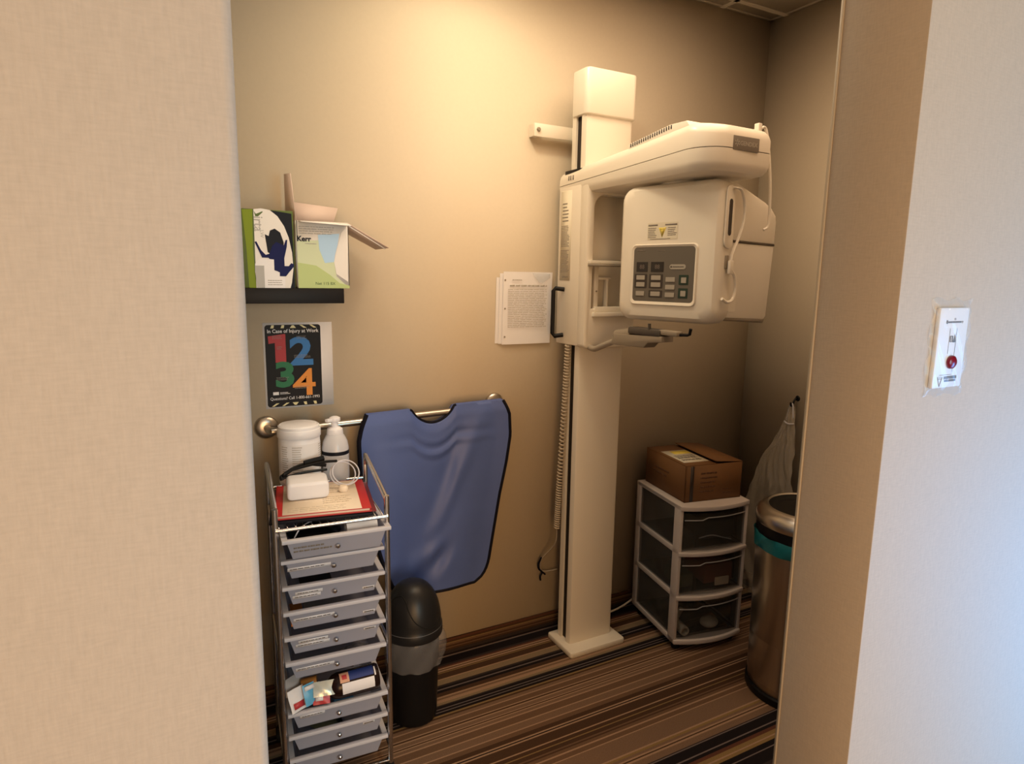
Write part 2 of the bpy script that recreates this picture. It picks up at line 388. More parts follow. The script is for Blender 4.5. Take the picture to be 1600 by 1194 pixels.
# vent grille standing on the arm
bm = NB(); prism(bm, [(1.755, 1.90), (1.755, 1.934), (1.56, 1.958), (1.49, 1.956), (1.475, 1.94), (1.475, 1.90)], .17, bev=.004, mtx=frame((1.355, 0, 0), (0, 1, 0), (0, 0, 1), (1, 0, 0))); vg = ob('vent_cover', bm, M['white'], arm)
bm = NB()
for k in range(19):
    y_ = 1.742-.0105*k; z_ = 1.934 + .024*min(1, (1.755-y_)/.195); box(bm, 1.3535, 1.356, y_-.003, y_+.001, z_-.014, z_-.003)
ob('vent_slots', bm, M['ink'], vg)
bm = NB(); box(bm, 1.585, 1.600, 1.43, 1.448, 1.940, 1.966, bev=.002); ob('cable_socket', bm, M['white2'], arm)
bm = NB(); tube(bm, spline([(1.598, 1.44, 1.95), (1.625, 1.44, 1.955), (1.640, 1.435, 1.89), (1.652, 1.43, 1.79), (1.658, 1.43, 1.70), (1.655, 1.43, 1.668), (1.64, 1.432, 1.657)], 8), .0042, 8); ob('arm_cable', bm, M['white'], arm)
bm = NB(); box(bm, 1.438, 1.542, AY0-.0008, AY0+.010, 1.868, 1.907, bev=.0015); np_ = ob('name_plate', bm, M['plate'], arm)
bm = NB()
text(bm, 'GENDEX', .0165, wallf(1.499, AY0-.0009, 1.887) , sx=1.05, bold=.0003)
for k in range(3): box(bm, -.010, .010, -.0016, .0016, 0, .0003, mtx=wallf(1.4535, AY0-.0009, 1.8875) @ RZ(60*k+30))
ob('emblem_lettering', bm, M['btn'], np_)
# gap cover where the arm meets the column
bm = NB(); prism(bm, [(1.350, 2.0), (1.59, 2.0), (1.59, 2.145), (1.350, 2.145)], .012, vb=.03, mtx=T(0, 0, 1.8835)); ob('column_gasket', bm, M['black'], arm)

# carriage with its niche: one C-shaped housing
def zarc(cx, cz, r, a0, a1, n=6): return [(cx + r*math.cos(R(a0+(a1-a0)*i/n)), cz + r*math.sin(R(a0+(a1-a0)*i/n))) for i in range(n+1)]
FR = 1.958
bm = NB()
out = [(1.344, 1.83), (1.344, 1.262)] + zarc(1.362, 1.262, .018, 180, 270)[1:] + [(1.576, 1.244), (1.576, 1.392), (1.376, 1.392)]
out += [(1.376, 1.735)] + zarc(1.426, 1.750, .050, 180, 90) + [(1.576, 1.800), (1.576, 1.83)]
prism(bm, out, .05, bev=.007, mtx=frame((0, FR+.05, 0), (1, 0, 0), (0, 0, 1), (0, -1, 0)))
box(bm, 1.344, 1.3615, FR+.045, 2.150, 1.250, 1.84, bev=.004)
box(bm, 1.5745, 1.59, FR+.03, 2.14, 1.250, 1.84)
box(bm, 1.35, 1.585, 2.101, 2.150, 1.252, 1.84)
cg = ob('carriage', bm, M['white'], xr, smooth=30)
bm = NB(); box(bm, 1.362, 1.5745, FR+.047, FR+.0535, 1.38, 1.81); ob('niche_back', bm, M['white2'], cg)
bm = NB(); box(bm, 1.3425, 1.3445, 2.062, 2.132, 1.492, 1.822); lb = ob('instruction_label', bm, M['cream'], cg)
bm = NB(); f0 = leftf(1.3424, 2.097, 1.657)
lines(bm, -.030, .030, -.135, -.05, 16, f0, seed=3); lines(bm, -.030, .028, -.04, .04, 14, f0, seed=5); lines(bm, -.024, .020, .05, .125, 6, f0, fill=.35, seed=9, ragged=.6)
text(bm, 'GENDEX', .010, f0 @ T(.004, -.152, 0)); ob('small_print', bm, M['inkgrey'], lb)
bm = NB(); 
for y in (2.087, 2.074, 2.058): box(bm, 1.3427, 1.3445, y-.003, y+.003, 1.858, 1.874)
ob('indicator_marks', bm, M['inkgrey'], cg)
# black pull handle on the left flank
bm = NB(); tube(bm, [(1.345, 2.10, 1.458), (1.316, 2.115, 1.462), (1.309, 2.12, 1.452), (1.309, 2.12, 1.290), (1.316, 2.115, 1.279), (1.345, 2.10, 1.284)], .0085, 10); ob('pull_handle', bm, M['black'], cg)
# rods and slide in the niche
bm = NB(); box(bm, 1.352, 1.60, FR-.018, FR+.012, 1.553, 1.566, bev=.002); ob('upper_rail', bm, M['white2'], cg)
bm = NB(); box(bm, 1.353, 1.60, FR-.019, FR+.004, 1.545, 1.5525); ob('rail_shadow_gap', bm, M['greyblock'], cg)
bm = NB(); box(bm, 1.378, 1.60, FR-.012, FR+.03, 1.362, 1.378, bev=.002); box(bm, 1.39, 1.60, FR-.002, FR+.02, 1.3785, 1.398, bev=.002); ob('lower_rail', bm, M['white'], cg)
bm = NB(); box(bm, 1.392, 1.412, FR+.012, FR+.040, 1.394, 1.55, bev=.004); box(bm, 1.448, 1.456, FR+.012, FR+.03, 1.394, 1.50, bev=.001); box(bm, 1.412, 1.47, FR+.015, FR+.028, 1.497, 1.506, bev=.001)
ob('film_guide', bm, M['white2'], cg)
bm = NB(); lathe(bm, [(0, .004), (.003, .004), (.003, 0)], 10, mtx=wallf(1.402, FR+.012, 1.455)); ob('screw', bm, M['greyblock'], cg)
bm = NB(); tube(bm, spline([(1.452, 1.79, 1.80), (1.449, 1.80, 1.745), (1.44, 1.81, 1.715), (1.436, 1.80, 1.70)], 5), .0022, 6); ob('hanging_wire', bm, M['greyblock'], cg)
# chin and bite support pointing to the room
bm = NB(); tube(bm, spline([(1.375, 1.965, 1.250), (1.372, 1.93, 1.246), (1.371, 1.90, 1.254), (1.370, 1.79, 1.292), (1.370, 1.76, 1.300)], 5), .0105, 12); cr_ = ob('chin_rest_arm', bm, M['greyhose'], xr)
bm = NB(); tube(bm, [(1.370, 1.79, 1.308), (1.370, 1.70, 1.322)], .020, 16); ob('clamp_collar', bm, M['greyblock'], cr_)
bm = NB(); prism(bm, [(1.795, 1.278), (1.62, 1.283), (1.60, 1.300), (1.535, 1.308), (1.535, 1.326), (1.78, 1.315)], .05, bev=.004, mtx=frame((1.345, 0, 0), (0, 1, 0), (0, 0, 1), (1, 0, 0))); ob('clamp_block', bm, M['greyblock'], cr_)
bm = NB(); box(bm, 1.345, 1.392, 1.545, 1.705, 1.322, 1.345, bev=.006); tube(bm, [(1.35, 1.60, 1.34), (1.35, 1.60, 1.362)], .005, 8); ob('dark_clamp', bm, M['darkblock'], cr_)
bm = NB(); box(bm, 1.350, 1.378, 1.475, 1.560, 1.330, 1.346, bev=.004); ob('bite_holder', bm, M['greyblock'], cr_)
bm = NB(); tube(bm, [(1.366, 1.55, 1.331), (1.366, 1.445, 1.338), (1.366, 1.436, 1.341), (1.366, 1.432, 1.358)], .0048, 10); ob('locking_lever', bm, M['black'], cr_)
# rotating head: local frame s (along the face, away from camera), t (into the body), z
S = Vector((-.255, .967, 0)).normalized(); Tt = Vector((.967, .255, 0)).normalized(); O = Vector((1.436, 1.409, 0))
HF = frame(O, S, Tt, (0, 0, 1))                                   # local: x=s y=t z=z
FF = frame(O, -S, (0, 0, 1), -Tt)                                 # on the face: x = -s (to the right), y = z, z out
bm = NB()
poly = rrect(-.372, 0, 1.368, 1.798, .045, 6)
t_ = bmesh.new()
lev = [(0, .075), (0, .028), (.006, .012), (.016, .003), (.034, 0)]
rings = []
def inset(poly, d, cx=-.186, cy=1.583, hx=.186, hy=.215):
    return [(cx + (x-cx)*(hx-d)/hx, cy + (y-cy)*(hy-d)/hy) for x, y in poly]
for d, tt in lev: rings.append([t_.verts.new((x, y, -tt)) for x, y in inset(poly, d)])
n = len(poly)
for A, B in zip(rings, rings[1:]):
    for i in range(n): t_.faces.new((A[i], A[(i+1) % n], B[(i+1) % n], B[i]))
t_.faces.new(rings[-1]); t_.faces.new(rings[0][::-1]); bmesh.ops.recalc_face_normals(t_, faces=t_.faces)
merge(bm, t_, FF); hd = ob('rotating_head', bm, M['white'], xr, smooth=30)
# body behind the cover: side profile (t, z) swept along s
prof_up = [(.070, 1.622), (.383, 1.622), (.385, 1.695), (.378, 1.715), (.345, 1.737), (.300, 1.752), (.120, 1.792), (.07, 1.796)]
prof_lo = [(.070, 1.388), (.348, 1.374), (.362, 1.385), (.382, 1.618), (.07, 1.618)]
bm = NB(); prism(bm, prof_up, .33, bev=.008, mtx=frame(O + S*.016, Tt, (0, 0, 1), S)); ob('head_upper_body', bm, M['white'], hd)
bm = NB(); prism(bm, prof_lo, .326, bev=.004, mtx=frame(O + S*.018, Tt, (0, 0, 1), S)); hl = ob('head_lower_body', bm, M['white2'], hd)
bm = NB(); prism(bm, [(.07, 1.379), (.345, 1.362), (.355, 1.374), (.07, 1.391)], .316, mtx=frame(O + S*.02, Tt, (0, 0, 1), S)); ob('body_bottom_slot', bm, M['greyblock'], hl)
bm = NB(); box(bm, .0165, .33, .075, .381, 1.6165, 1.6235, mtx=HF); ob('body_seam', bm, M['seam'], hd)
bm = NB(); prism(bm, rrect(.105, .150, 1.405, 1.485, .004, 2), .0015, mtx=frame(O + S*.0187, Tt, (0, 0, 1), -S)); ob('side_cover', bm, M['white2'], hl)
bm = NB(); tube(bm, [O + S*.19 + Tt*.12 + Vector((0, 0, 1.77)), O + S*.19 + Tt*.12 + Vector((0, 0, 1.812))], .09, 32); ob('swivel_neck', bm, M['white2'], hd)
# raised strip with finger slot on the camera-side flank of the cover
SF = frame(O - S*.0005, Tt, (0, 0, 1), -S)                         # flank: x=t y=z out=-s
bm = NB(); prism(bm, rrect(.018, .066, 1.595, 1.776, .020), .005, bev=.002, mtx=SF); gs = ob('slot_surround', bm, M['white'], hd)
bm = NB(); prism(bm, rrect(.032, .050, 1.632, 1.738, .009), .001, mtx=SF @ T(0, 0, .005)); ob('finger_slot', bm, M['brown'], gs)
bm = NB(); prism(bm, rrect(.034, .050, 1.535, 1.575, .003, 2), .004, mtx=SF); ob('cord_clip', bm, M['greyblock'], hd)
bm = NB()
sp = lambda t, z, o: tuple(O + Tt*t - S*o + Vector((0, 0, z)))
tube(bm, spline([sp(.045, 1.770, .006), sp(.070, 1.765, .018), sp(.092, 1.73, .020), sp(.094, 1.68, .020), sp(.080, 1.63, .016), sp(.060, 1.585, .010), sp(.052, 1.56, .010)], 8), .0055, 8, flat=.6)
ob('strap', bm, M['white'], hd)
bm = NB(); tube(bm, spline([sp(.050, 1.56, .010), sp(.052, 1.535, .012), sp(.072, 1.515, .014), sp(.084, 1.48, .014), sp(.074, 1.445, .012), sp(.045, 1.437, .010), sp(.022, 1.447, .006)], 8), .0050, 8)
box(bm, .040, .062, 1.52, 1.56, .006, .016, bev=.003, mtx=SF); ob('cord_loop', bm, M['white'], hd)
# control panel
px0, px1, pz0, pz1 = -.302, -.078, 1.432, 1.602
bm = NB()
t_ = bmesh.new()
ro = rrect(px0-.011, px1+.011, pz0-.013, pz1+.010, .016, 5); ri = rrect(px0, px1, pz0, pz1, .012, 5)
A = [t_.verts.new((*p, 0)) for p in ro]; B = [t_.verts.new((*p, .005)) for p in inset(ro, .003, (px0+px1)/2, (pz0+pz1)/2, .12, .1)]; D = [t_.verts.new((*p, .0015)) for p in ri]
for P_, Q_ in ((A, B), (B, D)):
    for i in range(len(P_)): t_.faces.new((P_[i], P_[(i+1) % len(P_)], Q_[(i+1) % len(P_)], Q_[i]))
merge(bm, t_, FF); ob('panel_bezel', bm, M['white'], hd)
bm = NB(); prism(bm, inset(ri, -.001, (px0+px1)/2, (pz0+pz1)/2, .12, .1), .002, mtx=FF); cpn = ob('control_panel', bm, M['panel'], xr)
def pu(u): return px0 + (px1-px0)*u
def pv(v): return pz1 - (pz1-pz0)*v
def prect(m, name, u0, u1, v0, v1, h0, h1, par=cpn, r=.0015):
    bm = NB(); prism(bm, rrect(pu(u0), pu(u1), pv(v1), pv(v0), r, 2), h1-h0, mtx=FF @ T(0, 0, h0)); return ob(name, bm, m, par)
for k, (u0, u1) in enumerate(((.05, .245), (.30, .515))):
    prect(M['display'], 'digital_display', u0, u1, .27, .455, .002, .0028)
    bm = NB(); text(bm, '88', .019, FF @ T(pu((u0+u1)/2), pv(.3625), .0028), h=.0002); ob('display_digits', bm, M['segment'], cpn)
for u0, u1, vs, rim in ((.06, .205, (.56, .69, .86), 'btnrim'), (.315, .475, (.56, .69, .86), 'btnrim'), (.56, .71, (.59, .73, .87), None)):
    for k, v in enumerate(vs):
        if rim and not (u0 < .1 and k == 2): prect(M[rim], 'button_rim', u0-.035, u1+.035, v-.066, v+.066, .002, .0026)
        prect(M['btn'], 'push_button', u0, u1, v-.042, v+.042, .0026, .0040)
for v in (.60, .84):
    prect(M['btngreen'], 'button_rim', .77, .92, v-.095, v+.085, .002, .0027); prect(M['btn'], 'push_button', .81, .89, v-.05, v+.05, .0027, .0040)
prect(M['btn'], 'readout_pill', .61, .87, .315, .405, .002, .003, r=.007)
bm = NB(); lines(bm, pu(.66), pu(.84), pv(.375), pv(.345), 1, FF @ T(0, 0, .003), ragged=0, seed=4); box(bm, pu(.625), pu(.65), pv(.375), pv(.345), 0, .0003, mtx=FF @ T(0, 0, .003)); ob('readout_print', bm, M['ink'], cpn)
bm = NB(); lines(bm, pu(.05), pu(.25), pv(.10)+.004, pv(.06)+.004, 1, FF @ T(0, 0, .002), seed=2); lines(bm, pu(.40), pu(.56), pv(.08), pv(.05), 1, FF @ T(0, 0, .002), seed=6); ob('panel_print', bm, M['segment'], cpn)
# warning label
WF = FF @ T(-.200, 1.652, .0002)
bm = NB(); prism(bm, rrect(-.056, .056, -.026, .026, .003, 2), .0006, mtx=WF); wl = ob('warning_label', bm, M['cream'], hd)
bm = NB(); prism(bm, [(-.014, .010), (.014, .010), (0, -.020)], .0004, mtx=WF @ T(0, 0, .0006)); ob('warning_triangle', bm, M['yellow'], wl)
bm = NB(); box(bm, -.053, -.018, .016, .021, 0, .0003, mtx=WF @ T(0, 0, .0006)); box(bm, .010, .053, .016, .021, 0, .0003, mtx=WF @ T(0, 0, .0006))
lines(bm, -.053, -.020, -.022, .012, 6, WF @ T(0, 0, .0006), seed=8); lines(bm, .020, .053, -.016, .012, 5, WF @ T(0, 0, .0006), seed=11)
tube(bm, [(-.0085, .006, .0012), (.0085, .006, .0012), (0, -.012, .0012)], .0007, 4, closed=True, mtx=WF); box(bm, -.045, .03, -.0250, -.0235, 0, .0003, mtx=WF @ T(0, 0, .0006))
ob('warning_print', bm, M['inkgrey'], wl)
# coiled cord down the left flank of the column, then the tied wire
bm = NB(); helix = []
path = spline([(1.349, 2.068, 1.25), (1.346, 2.076, 1.00), (1.341, 2.088, .70), (1.338, 2.094, .50)], 60)
nturn = 62; m_ = nturn*9
for k in range(m_):
    f = k/(m_-1)*(len(path)-1); i = min(int(f), len(path)-2); p = path[i].lerp(path[i+1], f-i); a = 2*PI*k/9
    helix.append((p.x+.0095*math.cos(a), p.y+.0095*math.sin(a), p.z))
tube(bm, helix, .0032, 6); ob('coiled_cord', bm, mat('taupe_cord', (.50, .42, .32), .45), xr)
bm = NB(); tube(bm, spline([(1.338, 2.094, .50), (1.340, 2.100, .44), (1.34, 2.13, .40), (1.318, 2.17, .34), (1.322, 2.185, .29), (1.345, 2.186, .272), (1.40, 2.18, .272)], 8), .0028, 7); ob('cord_tail', bm, M['greyhose'], xr)
bm = NB(); tube(bm, spline([(1.317, 2.172, .345), (1.309, 2.183, .315), (1.313, 2.185, .29), (1.33, 2.187, .272), (1.322, 2.187, .255), (1.324, 2.188, .235)], 6), .0042, 7); tube(bm, [(1.33, 2.187, .272), (1.345, 2.186, .258)], .004, 6); ob('cord_tie', bm, M['navy'], xr)
bm = NB(); tube(bm, spline([(1.55, 2.155, .02), (1.70, 2.17, .012), (1.80, 2.165, .045), (1.86, 2.17, .085), (1.95, 2.185, .11), (2.1, 2.19, .09), (2.2, 2.19, .02)], 8), .0042, 8)
solo('power_cord', bm, M['white2'], 'white power cord running along the back wall from the machine behind the plastic drawer unit', 'cord')

# ------------------------------------------------------------------ papers on the wall
def sheet(name, x0, x1, z0, z1, y, label, cat, skew=0, curl=.004, group=None):
    r = thing(name, label, cat, ((x0+x1)/2, y, z0), group=group)
    bm = NB()
    def fn(u, v):
        return (x0+(x1-x0)*u + skew*v, y - curl*(math.sin(u*5+v*2)*.3 + (v**4)*.5*u) - .0006, z0+(z1-z0)*v)
    grid(bm, 10, 12, fn); grid(bm, 10, 12, lambda u, v: Vector(fn(u, v)) + Vector((0, .0006, 0)))
    ob('sheet', bm, M['paper'], r); return r
Y1 = YB - .004
p1 = sheet('punched_sheet', 1.101, 1.317, 1.249, 1.500, YB-.001, 'rearmost punched sheet left of the black handle, showing only its left edge', 'paper', .004, group='punched sheets by the machine')
p1b = sheet('punched_sheet', 1.113, 1.329, 1.247, 1.515, YB-.0045, 'punched sheet in the middle of the three left of the black handle', 'paper', .005, group='punched sheets by the machine')
p2 = sheet('punched_sheet', 1.127, 1.343, 1.244, 1.522, YB-.009, 'front white sheet covered in lines of small print, left of the black handle', 'paper', .004, .004, group='punched sheets by the machine')
bm = NB(); wf = wallf(1.237, YB-.0145, 1.383)
lines(bm, -.088, .088, -.075, .075, 22, wf, fill=.28, seed=21, ragged=.1); lines(bm, -.07, -.01, .104, .112, 1, wf, seed=2); lines(bm, -.08, .09, .082, .092, 1, wf, fill=.6, seed=14); 
ob('small_print', bm, mat('faint_ink', (.50, .47, .43), .7), p2)
bm = NB()
for z in (1.490, 1.382, 1.274): lathe(bm, [(0, .0003), (.0035, .0003), (.0035, 0)], 12, mtx=wallf(1.138, YB-.012, z))
ob('punch_holes', bm, M['inkgrey'], p2)
bm = NB(); t_ = wallf(1.29, YB-.0148, 1.505)
prism(bm, [(-.035, .012), (.045, .012), (.045, -.004), (.01, -.026), (-.006, -.022)], .0003, mtx=t_); ob('tape', bm, M['film'], p2)

# ------------------------------------------------------------------ shelf and the two boxes
bm = NB(); box(bm, .125, .478, 1.985, YB-.0005, 1.414, 1.459, bev=.002); solo('wall_shelf', bm, M['blackm'], 'short black floating shelf on the back wall beside the left wall', 'shelf')
# glove box standing on end
gx0, gx1, gz0, gz1, gy = .193, .338, 1.459, 1.686, 1.995
gb = thing('glove_box', 'green and white upright box with a dark blue glove picture, left on the black shelf', 'box', ((gx0+gx1)/2, gy+.04, gz0))
bm = NB(); box(bm, gx0, gx1, gy, gy+.085, gz0, gz1-.006, bev=.002)
ob('carton', bm, M['limedark'], gb)
GW, GH = gx1-gx0, gz1-gz0
gf = wallf(gx0, gy, gz0); gp = lambda u, v: (u*GW, (1-v)*GH)       # crop coordinates: u right, v down
def gpic(name, pts, m, lay, par=gb):
    bm = NB(); prism(bm, [gp(*p) for p in pts], .0004, mtx=gf @ T(0, 0, .0004*lay)); return ob(name, bm, m, par)
gpic('lime_stripe', [(.05, .04), (.24, .03), (.22, .5), (.25, 1), (.12, 1), (.10, .5)], mat('leaf_green_print', (.20, .27, .015), .5, spec=.2), 0)
gpic('dark_corner_print', [(.55, .03), (.97, .06), (.99, 1), (.90, 1), (.93, .5)], M['darkprint'], 0)
gpic('white_arch_print', [(.25, 1), (.26, .03), (.40, .015), (.56, .03), (.70, .10), (.82, .22), (.90, .36), (.955, .55), (.97, .75), (.93, .93), (.90, 1)], M['cart_board'], 1)
gpic('opening_print', [(.49, .55), (.45, .33), (.52, .35), (.55, .28), (.64, .255), (.74, .30), (.80, .42), (.80, .60), (.60, .60)], M['darkprint'], 2)
gpic('glove_picture', [(.255, .43), (.285, .42), (.37, .53), (.45, .585), (.52, .57), (.58, .47), (.66, .42), (.80, .46), (.84, .39), (.87, .39), (.855, .48), (.80, .62), (.80, .72), (.88, .72), (.93, .68), (.99, .70), (.96, .74), (.88, .80), (.82, .85), (.68, .85), (.67, .79), (.58, .77), (.58, .68), (.50, .62), (.38, .62)], M['glovenavy'], 3)
gpic('white_picture', [(.245, .70), (.28, .66), (.36, .63), (.60, .64), (.60, .78), (.70, .80), (.70, .85), (.80, .86), (.80, 1), (.27, 1), (.24, .8)], M['paper'], 4)
gpic('picture_side', [(.25, .72), (.41, .72), (.41, 1), (.27, 1), (.245, .82)], M['greyprint'], 5)
gpic('leaf_mark', [(.265, .05), (.30, .085), (.34, .075), (.42, .05), (.43, .06), (.34, .115), (.29, .115)], M['limedark'], 2)
bm = NB(); text(bm, 'irta', .036, gf @ T(*gp(.335, .205), .0009) @ RZ(-90), sx=.86, bold=.0004); text(bm, 'LW', .014, gf @ T(*gp(.395, .325), .0009) @ RZ(-90)); ob('lettering', bm, M['greyprint'], gb)
bm = NB(); lines(bm, .47*GW, .76*GW, .03*GH, .11*GH, 3, gf @ T(0, 0, .0020), seed=5, ragged=.1, fill=.3); ob('small_print', bm, M['greyprint'], gb)
# open carton
ox0, ox1, oz0, oz1, oy = .346, .497, 1.4595, 1.655, 1.993
oc = thing('open_carton', 'open white and lime green carton with flaps spread, right on the black shelf', 'box', ((ox0+ox1)/2, oy+.09, oz0))
bm = NB()
for a in ((ox0, ox1, oy, oy+.002), (ox0, ox1, oy+.183, oy+.185), (ox0, ox0+.002, oy, oy+.185), (ox1-.002, ox1, oy, oy+.185)): box(bm, *a, oz0, oz1)
box(bm, ox0, ox1, oy, oy+.185, oz0, oz0+.002); ob('carton_body', bm, M['cart_board'], oc)
OW, OH = ox1-ox0, oz1-oz0
of = wallf(ox0, oy, oz0); op = lambda u, v: (u*OW, (1-v)*OH)
def opic(name, pts, m, lay):
    bm = NB(); prism(bm, [op(*p) for p in pts], .0003, mtx=of @ T(0, 0, .0002+.0003*lay)); return ob(name, bm, m, oc)
opic('lime_print', [(.0, .30), (.42, .28), (.70, .55), (.74, .82), (1, 1), (0, 1)], M['limepale'], 0)
opic('lime_base_print', [(0, .62), (.35, .66), (.62, .80), (.80, .92), (1, .96), (1, 1), (0, 1)], M['lime'], 1)
opic('blue_print', [(.40, .20), (.82, .17), (.78, .34), (.72, .50), (.70, .60), (.52, .62), (.42, .42)], M['skyblue'], 1)
opic('white_swoosh', [(.86, .15), (.97, .07), (.97, .90), (.74, .78), (.70, .60), (.76, .40)], M['cart_board'], 2)
bm = NB(); text(bm, 'Kerr', .021, of @ T(*op(.13, .27), .0010), bold=.0006); ob('lettering', bm, M['darkprint'], oc)
bm = NB(); lines(bm, .04*OW, .72*OW, .80*OH, .93*OH, 4, of @ T(0, 0, .0006), seed=31, fill=.3, ragged=.15); lines(bm, .15*OW, .38*OW, .655*OH, .675*OH, 1, of @ T(0, 0, .0009), seed=3); ob('small_print', bm, M['greyprint'], oc)
bm = NB(); text(bm, 'Net 115 BX', .012, of @ T(*op(.52, .93), .0010)); ob('weight_lettering', bm, M['limedark'], oc)
def flap(name, p0, p1, p2, p3, th=.002):
    a, b, c, d = [Vector(p) for p in (p0, p1, p2, p3)]; n_ = (b-a).cross(d-a).normalized()*th
    t = bmesh.new(); lo = [t.verts.new(p) for p in (a, b, c, d)]; hi = [t.verts.new(p+n_) for p in (a, b, c, d)]
    t.faces.new(lo[::-1]); t.faces.new(hi)
    for i in range(4): t.faces.new((lo[i], lo[(i+1) % 4], hi[(i+1) % 4], hi[i]))
    bmesh.ops.recalc_face_normals(t, faces=t.faces); bm = NB(); merge(bm, t); return bm
ob('left_flap', flap('f', (ox0-.001, oy+.004, oz1), (ox0-.001, oy+.18, oz1), (ox0-.003, oy+.165, oz1+.150), (ox0-.004, oy+.05, oz1+.138)), M['cart_in'], oc)
ob('back_flap', flap('f', (ox0+.004, oy+.184, oz1), (ox1-.006, oy+.184, oz1), (ox1+.016, oy+.195, oz1+.060), (ox0+.006, oy+.195, oz1+.072)), M['cart_in'], oc)
ob('right_flap', flap('f', (ox1+.001, oy+.004, oz1), (ox1+.001, oy+.18, oz1), (ox1+.132, oy+.165, oz1-.068), (ox1+.132, oy+.02, oz1-.068)), M['cart_in'], oc)
ob('front_flap', flap('f', (ox0+.004, oy+.001, oz1), (ox1-.002, oy+.001, oz1), (ox1+.004, oy-.022, oz1-.009), (ox0+.012, oy-.022, oz1-.004)), M['cart_board'], oc)
ob('flap_edge', flap('f', (ox1+.003, oy-.001, oz1-.009), (ox1+.003, oy+.003, oz1-.009), (ox1+.115, oy+.003, oz1-.073), (ox1+.115, oy-.001, oz1-.073)), M['cart_board'], oc)

# ------------------------------------------------------------------ poster
sx0, sx1, sz0, sz1 = .265, .485, 1.060, 1.343
ps = thing('injury_poster', 'black injury poster with large coloured numerals 1 to 4, taped under the black shelf', 'poster', ((sx0+sx1)/2, YB-.002, sz0))
bm = NB(); box(bm, sx0, sx1, YB-.0016, YB-.0004, sz0, sz1); ob('sheet', bm, M['paper'], ps)
PF = wallf(sx0+.006, YB-.0016, sz0+.005); PW, PH = .176, .271
bm = NB(); prism(bm, rrect(0, PW, 0, PH, .009, 4), .0003, mtx=PF); ob('printed_panel', bm, M['pblack'], ps)
bm = NB()
for k in range(5):
    for y, s in ((PH-.006, -1), (.007, 1)):
        x = .024 + .032*k; d = .009*(1 if k < 2 else (-1 if k > 2 else 0)) * s
        if k == 2: prism(bm, [(x-.010, y+.005), (x+.010, y+.005), (x+.003, y-.004), (x-.003, y-.004)] if s > 0 else [(x-.010, y-.005), (x+.010, y-.005), (x+.003, y+.004), (x-.003, y+.004)], .0003, mtx=PF @ T(0, 0, .0003))
        else: prism(bm, [(x-.007-d*.5, y-.005*s), (x+.001-d*.5, y-.005*s), (x+.008+d*.5, y+.005*s), (x-.002+d*.5, y+.005*s)], .0003, mtx=PF @ T(0, 0, .0003))
ob('hazard_chevrons', bm, M['pyellow'], ps)
bm = NB(); text(bm, 'In Case of Injury at Work', .0165, PF @ T(PW/2, PH-.021, .0003), bold=.0002, sx=.94); text(bm, 'Questions? Call 1-800-661-1993', .0135, PF @ T(PW/2, .027, .0003), sx=.90); box(bm, .018, .036, .040, .050, 0, .0003, mtx=PF @ T(0, 0, .0003)); lines(bm, .04, .075, .041, .049, 2, PF @ T(0, 0, .0003), seed=2); ob('lettering', bm, M['paper'], ps)
for s, m, x, y, sz, lay in (('2', 'pblue', .112, .1775, .126, 1), ('3', 'pgreen', .058, .1025, .112, 2), ('4', 'porange', .119, .0735, .126, 3)):
    bm = NB(); text(bm, s, sz, PF @ T(x, y, .0003+.0006*lay), bold=.0042 if s != '4' else .0018, sx=1.2); ob('numeral', bm, M[m], ps)
bm = NB(); prism(bm, [(p*PW, (1-q)*PH) for p, q in ((.05, .135), (.34, .11), (.36, .115), (.36, .455), (.17, .455), (.17, .215), (.06, .225))], .0006, mtx=PF @ T(0, 0, .0003)); ob('numeral', bm, M['pred'], ps)
bm = NB()
for k, (x0, x1, y, n_) in enumerate(((.022, .055, .225, 3), (.098, .132, .223, 3), (.088, .142, .160, 3), (.03, .07, .088, 3), (.086, .14, .056, 2), (.035, .052, .19, 4))): lines(bm, x0, x1, y, y+.012, n_, PF @ T(0, 0, .0026), seed=40+k, fill=.22)
ob('small_print', bm, M['greyprint'], ps)

# ------------------------------------------------------------------ wall rail and apron
RZ0, RZ1, RY_ = 1.002, 1.018, 2.125
gr = thing('grab_rail', 'satin metal grab rail with round flanges on the back wall', 'rail', (.68, RY_, 1.0))
bm = NB(); tube(bm, spline([(.264, YB-.012, 1.0), (.266, 2.150, 1.0), (.285, RY_, RZ0), (.34, RY_, RZ0), (1.02, RY_, RZ1), (1.082, RY_, RZ1), (1.100, 2.150, RZ1), (1.101, YB-.012, RZ1)], 8), .0115, 16); ob('rail', bm, M['nickel'], gr)
for x, z in ((.262, 1.0), (1.101, RZ1)):
    bm = NB(); lathe(bm, [(.0385, 0), (.0385, .004), (.035, .010), (.026, .014), (.016, .016), (0, .016)], 36, mtx=wallf(x, YB-.0005, z)); ob('flange', bm, M['nickel'], gr)
ap = thing('lead_apron', 'blue lead apron with dark edging draped over the grab rail', 'apron', (.83, 2.10, .36))
def lerpt(tab, q):
    if q >= tab[0][0]: return tab[0][1]
    for (a, x), (b, y) in zip(tab, tab[1:]):
        if q >= b: return x + (y-x)*(a-q)/(a-b)
    return tab[-1][1]
LX = [(1.03, .574), (.99, .553), (.94, .542), (.82, .545), (.72, .560), (.60, .585), (.50, .608), (.42, .632), (.345, .662)]
RX_ = [(1.04, 1.085), (1.01, 1.100), (.98, 1.112), (.90, 1.116), (.80, 1.100), (.68, 1.074), (.52, 1.048), (.42, 1.032), (.385, 1.020), (.36, 1.000), (.345, .975)]
def ztop(x):
    q = max(0, 1-((x-.815)/.082)**2); return 1.031 + .014*(x-.57)/.5 - .055*q**.8
def zbot(u): return .345 + .0*u + .02*max(0, 1-u*6)**2
